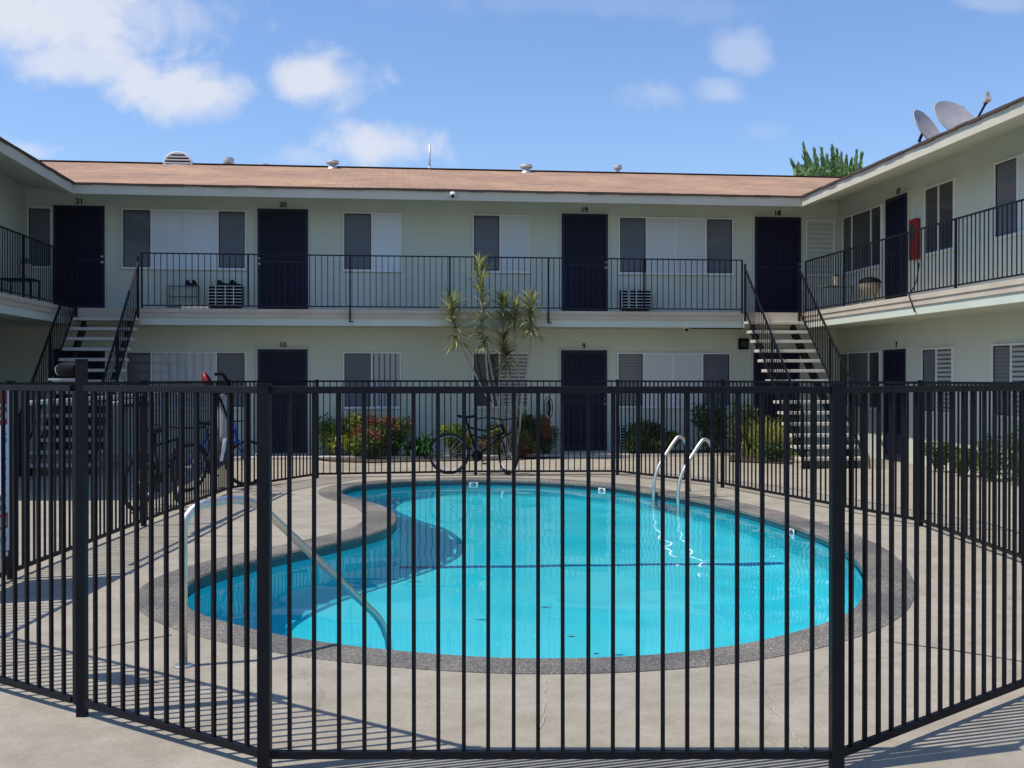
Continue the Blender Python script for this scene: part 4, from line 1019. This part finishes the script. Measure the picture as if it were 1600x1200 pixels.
# ------------------------------------------------------------------ bicycles
def bicycle(origin, ang, label, fm='black_iron', steer=0, lean=0, R_=.33, cruiser=False, zoff=0):
    x, y = origin; root = empty('bicycle', (x, y, 0), label, 'bicycle', 'bicycles parked by the pool fence')
    MX = Matrix.Translation((x, y, R_ + zoff)) @ Matrix.Rotation(ang, 4, 'Z') @ Matrix.Rotation(lean, 4, 'X')
    def tr(mb): mb.v = [tuple(MX @ Vector(v)) for v in mb.v]; return mb
    RW_, FW = Vector((-.52, 0, 0)), Vector((.54, 0, 0))
    hd = Vector((.36, 0, .52)); sr = Matrix.Translation(hd) @ Matrix.Rotation(steer, 4, 'Z') @ Matrix.Translation(-hd)
    for c, isf in ((RW_, False), (FW, True)):
        ring_ = [c + Vector((math.cos(a), 0, math.sin(a))) * (R_ - .02) for a in [k * math.pi / 18 for k in range(36)]]
        def g_(mb):
            if isf: mb.v = [tuple(sr @ Vector(v)) for v in mb.v]
            return tr(mb)
        mb = MB(); mb.tube(ring_, .024, 8, closed=True); wh = g_(mb).build('wheel', 'black_rubber', root, smooth=True)
        mb = MB(); mb.tube([c + (p - c) * .92 for p in ring_], .009, 6, closed=True); g_(mb).build('rim', 'galvanised', wh, smooth=True)
        mb = MB()
        for k in range(18):
            a = k * math.pi / 9; mb.tube([c + Vector((0, .02 * (-1) ** k, 0)), c + Vector((math.cos(a), 0, math.sin(a))) * R_ * .88], .0016, 3)
        mb.tube([c + Vector((0, -.05, 0)), c + Vector((0, .05, 0))], .02, 8); g_(mb).build('spokes', 'galvanised', wh)
    bbk = Vector((-.06, 0, -.04)); st = Vector((-.20, 0, .42)); ht = Vector((.33, 0, .47)); hb = Vector((.37, 0, .34))
    mb = MB()
    if cruiser: mb.tube(arc_path([st, Vector((.1, 0, .36)), ht], .3), .018, 8); mb.tube(arc_path([st - Vector((0, 0, .1)), Vector((.08, 0, .22)), hb], .3), .016, 8)
    else: mb.tube([st, ht], .018, 8)
    mb.tube([hb, bbk], .02, 8); mb.tube([st + Vector((-.03, 0, .08)), bbk], .017, 8); mb.tube([ht, hb], .022, 8)
    for s in (-.06, .06): mb.tube([bbk, RW_ + Vector((0, s, 0))], .009, 6); mb.tube([st, RW_ + Vector((0, s, 0))], .009, 6)
    tr(mb).build('frame', fm, root, smooth=True)
    mb = MB()
    for s in (-.055, .055): mb.tube([hb + Vector((0, s, 0)), FW + Vector((0, s, 0))], .012, 6)
    mb.tube([hb, hb + Vector((-.05, 0, .20 if cruiser else .26))], .014, 8); mb.v = [tuple(sr @ Vector(v)) for v in mb.v]; tr(mb).build('fork', fm, root, smooth=True)
    mb = MB(); tp = hb + Vector((-.05, 0, .20 if cruiser else .26))
    if cruiser: mb.tube(arc_path([tp + Vector((-.28, -.34, .02)), tp + Vector((.02, -.28, .05)), tp + Vector((.06, 0, 0)), tp + Vector((.02, .28, .05)), tp + Vector((-.28, .34, .02))], .12), .012, 8)
    else: mb.tube([tp + Vector((-.03, -.32, .04)), tp + Vector((0, 0, 0)), tp + Vector((-.03, .32, .04))], .012, 8)
    mb.v = [tuple(sr @ Vector(v)) for v in mb.v]; tr(mb).build('handlebar', 'black_iron', root, smooth=True)
    mb = MB(); c = st + Vector((-.05, 0, .17)); mb.tube([st + Vector((-.02, 0, .04)), c], .013, 8)
    n = 10; b0 = len(mb.v)
    for k in range(n):
        t = k / (n - 1); wd = .085 * (1 - t) ** .7 + .018; px = c.x - .13 + .27 * t; z = c.z + .03 - .02 * math.sin(t * 3)
        for (dy, dz) in ((-wd, -.03), (-wd * .8, .012), (wd * .8, .012), (wd, -.03)): mb.v.append((px, dy, z + dz))
    for k in range(n - 1):
        for j in range(4): j2 = (j + 1) % 4; mb.f.append((b0 + k*4 + j, b0 + k*4 + j2, b0 + k*4 + 4 + j2, b0 + k*4 + 4 + j))
    mb.f.append((b0, b0+1, b0+2, b0+3)); mb.f.append(tuple(b0 + (n-1)*4 + j for j in range(4))); tr(mb).build('saddle', 'black_plastic', root, smooth=True)
    mb = MB(); mb.tube([bbk + Vector((0, .05, 0)), bbk + Vector((0, .06, 0))], .09, 20); mb.bar(bbk + Vector((0, .07, 0)), bbk + Vector((.12, .07, -.12)), .02, .012); mb.bar(bbk + Vector((0, -.07, 0)), bbk + Vector((-.12, -.07, .12)), .02, .012)
    mb.box(bbk + Vector((.08, .07, -.135)), bbk + Vector((.17, .16, -.115))); mb.box(bbk + Vector((-.17, -.16, .115)), bbk + Vector((-.08, -.07, .135))); tr(mb).build('crank', 'black_iron', root)
    mb = MB()   # mudguard over the rear wheel
    pts = [RW_ + Vector((math.cos(a), 0, math.sin(a))) * (R_ + .025) for a in [R(20 + 12 * k) for k in range(13)]]
    i = len(mb.v)
    for p in pts: mb.v += [(p.x, -.03, p.z), (p.x, .03, p.z)]
    for k in range(12): mb.f.append((i + 2*k, i + 2*k + 1, i + 2*k + 3, i + 2*k + 2))
    tr(mb).build('mudguard', 'black_plastic', root)
    return root, MX
bo = W2(-.50, 17.62)
bicycle(bo, -YAW, 'black cruiser bicycle leaning behind the far pool fence before the dracaena', steer=R(-62), lean=R(-4), cruiser=True)
_, M2 = bicycle(W2(-4.25, 13.2), R(78) - YAW, 'black bicycle hung with a grey bag behind the left fence', steer=R(25), lean=R(4))
bicycle(W2(-4.15, 15.3), R(60) - YAW, 'blue bicycle parked behind the left fence corner', 'blue_paint', steer=R(-20), lean=R(3))
# grey bag and red helmet on the middle bicycle
bx, by = W2(-3.70 - .12, 13.9 * 1.0)
bp_ = Vector((*W2(-4.02 * 0.93 - .06, 14.35), 0))
bag = empty('backpack', (bp_.x, bp_.y, .5), 'pale grey backpack hanging on the bicycles by the left fence', 'bag')
mb = MB(); n = 10
for k in range(n):
    t = k / (n - 1); z = .72 + .62 * t; wd = .085 * math.sin(math.pi * (.12 + .76 * t)) ** .5; dpth = .07 * math.sin(math.pi * (.15 + .7 * t)) ** .5
    for j in range(10):
        a = j * math.pi / 5; mb.v.append((bp_.x + wd * math.cos(a) * (1 + .06 * math.sin(7 * t + j)), bp_.y + dpth * math.sin(a), z))
for k in range(n - 1):
    for j in range(10): j2 = (j + 1) % 10; mb.f.append((k*10 + j, k*10 + j2, k*10 + 10 + j2, k*10 + 10 + j))
mb.f.append(tuple(range(10))[::-1]); mb.f.append(tuple(range((n-1)*10, n*10))); mb.build('bag_body', 'bag_grey', bag, smooth=True)
mb = MB(); mb.tube(arc_path([(bp_.x - .05, bp_.y - .07, 1.3), (bp_.x + .02, bp_.y - .11, 1.15), (bp_.x + .06, bp_.y - .09, 1.02)], .08), .014, 6); mb.tube(arc_path([(bp_.x - .03, bp_.y - .06, 1.34), (bp_.x, bp_.y - .05, 1.46), (bp_.x + .04, bp_.y - .05, 1.33)], .06), .01, 6); mb.build('strap', 'black_plastic', bag, smooth=True)
mb = MB(); mb.strip([Vector((bp_.x + .02, bp_.y - .06, .76)), Vector((bp_.x + .0, bp_.y - .07, .6)), Vector((bp_.x - .03, bp_.y - .06, .46))], [.05, .045, .04], Vector((1, 0, 0))); mb.build('hanging_flap', 'white_plastic', bag)
hl = empty('bicycle_helmet', (bp_.x, bp_.y, 1.5), 'red and black bicycle helmet on the bicycles by the left fence', 'helmet')
hx, hy = W2((325 + 8 - 800) / F * 14.2, 14.2)
q = Matrix.Rotation(R(62), 3, 'Y')
mb = MB(); mb.lathe([(.0, .08), (.05, .075), (.09, .06), (.115, .03), (.12, 0), (.10, -.005)], (hx - .05, hy, 1.53), 18, q @ Matrix.Scale(-1, 3)); mb.build('shell', 'red_paint', hl, smooth=True)
mb = MB(); mb.tube(arc_path([(hx + .02, hy, 1.60), (hx + .12, hy, 1.62), (hx + .22, hy - .02, 1.45)], .08), .022, 8); mb.build('strap', 'black_plastic', hl, smooth=True)

# dark wire ornament on a stake beside door 9
gx = BX(857, 21.6); st = empty('garden_stake', (gx, 21.6, .03), 'dark oval wire ornament on a thin stake beside door 9', 'ornament')
z1_, z0_ = HH(857, 620, 21.6), HH(857, 655, 21.6); zc = (z0_ + z1_) / 2
mb = MB(); mb.tube([(gx, 21.6, .03), (gx, 21.6, z0_)], .010, 6); mb.build('rod', 'rail_iron', st)
for k in (1, .55, .12):
    mb = MB(); mb.tube([(gx + .085 * k * math.cos(a), 21.6, zc + (z1_ - z0_) / 2 * (k if k > .2 else .8) * math.sin(a)) for a in [q * math.pi / 10 for q in range(20)]], .009, 5, closed=True); mb.build('loop', 'rail_iron', st)
mb = MB(); mb.box((XDR + .1, RY(1310, XDR + .3), F2 + .003), (XDR + .75, RY(1288, XDR + .3), F2 + .022))
mat('mat_brown', (.12, .04, .025), .95, (.16, .06, .04), 30); tag(mb.build('door_mat', 'mat_brown', bevel=.004), 'reddish brown mat lying on the walkway in the right inner corner', 'mat')
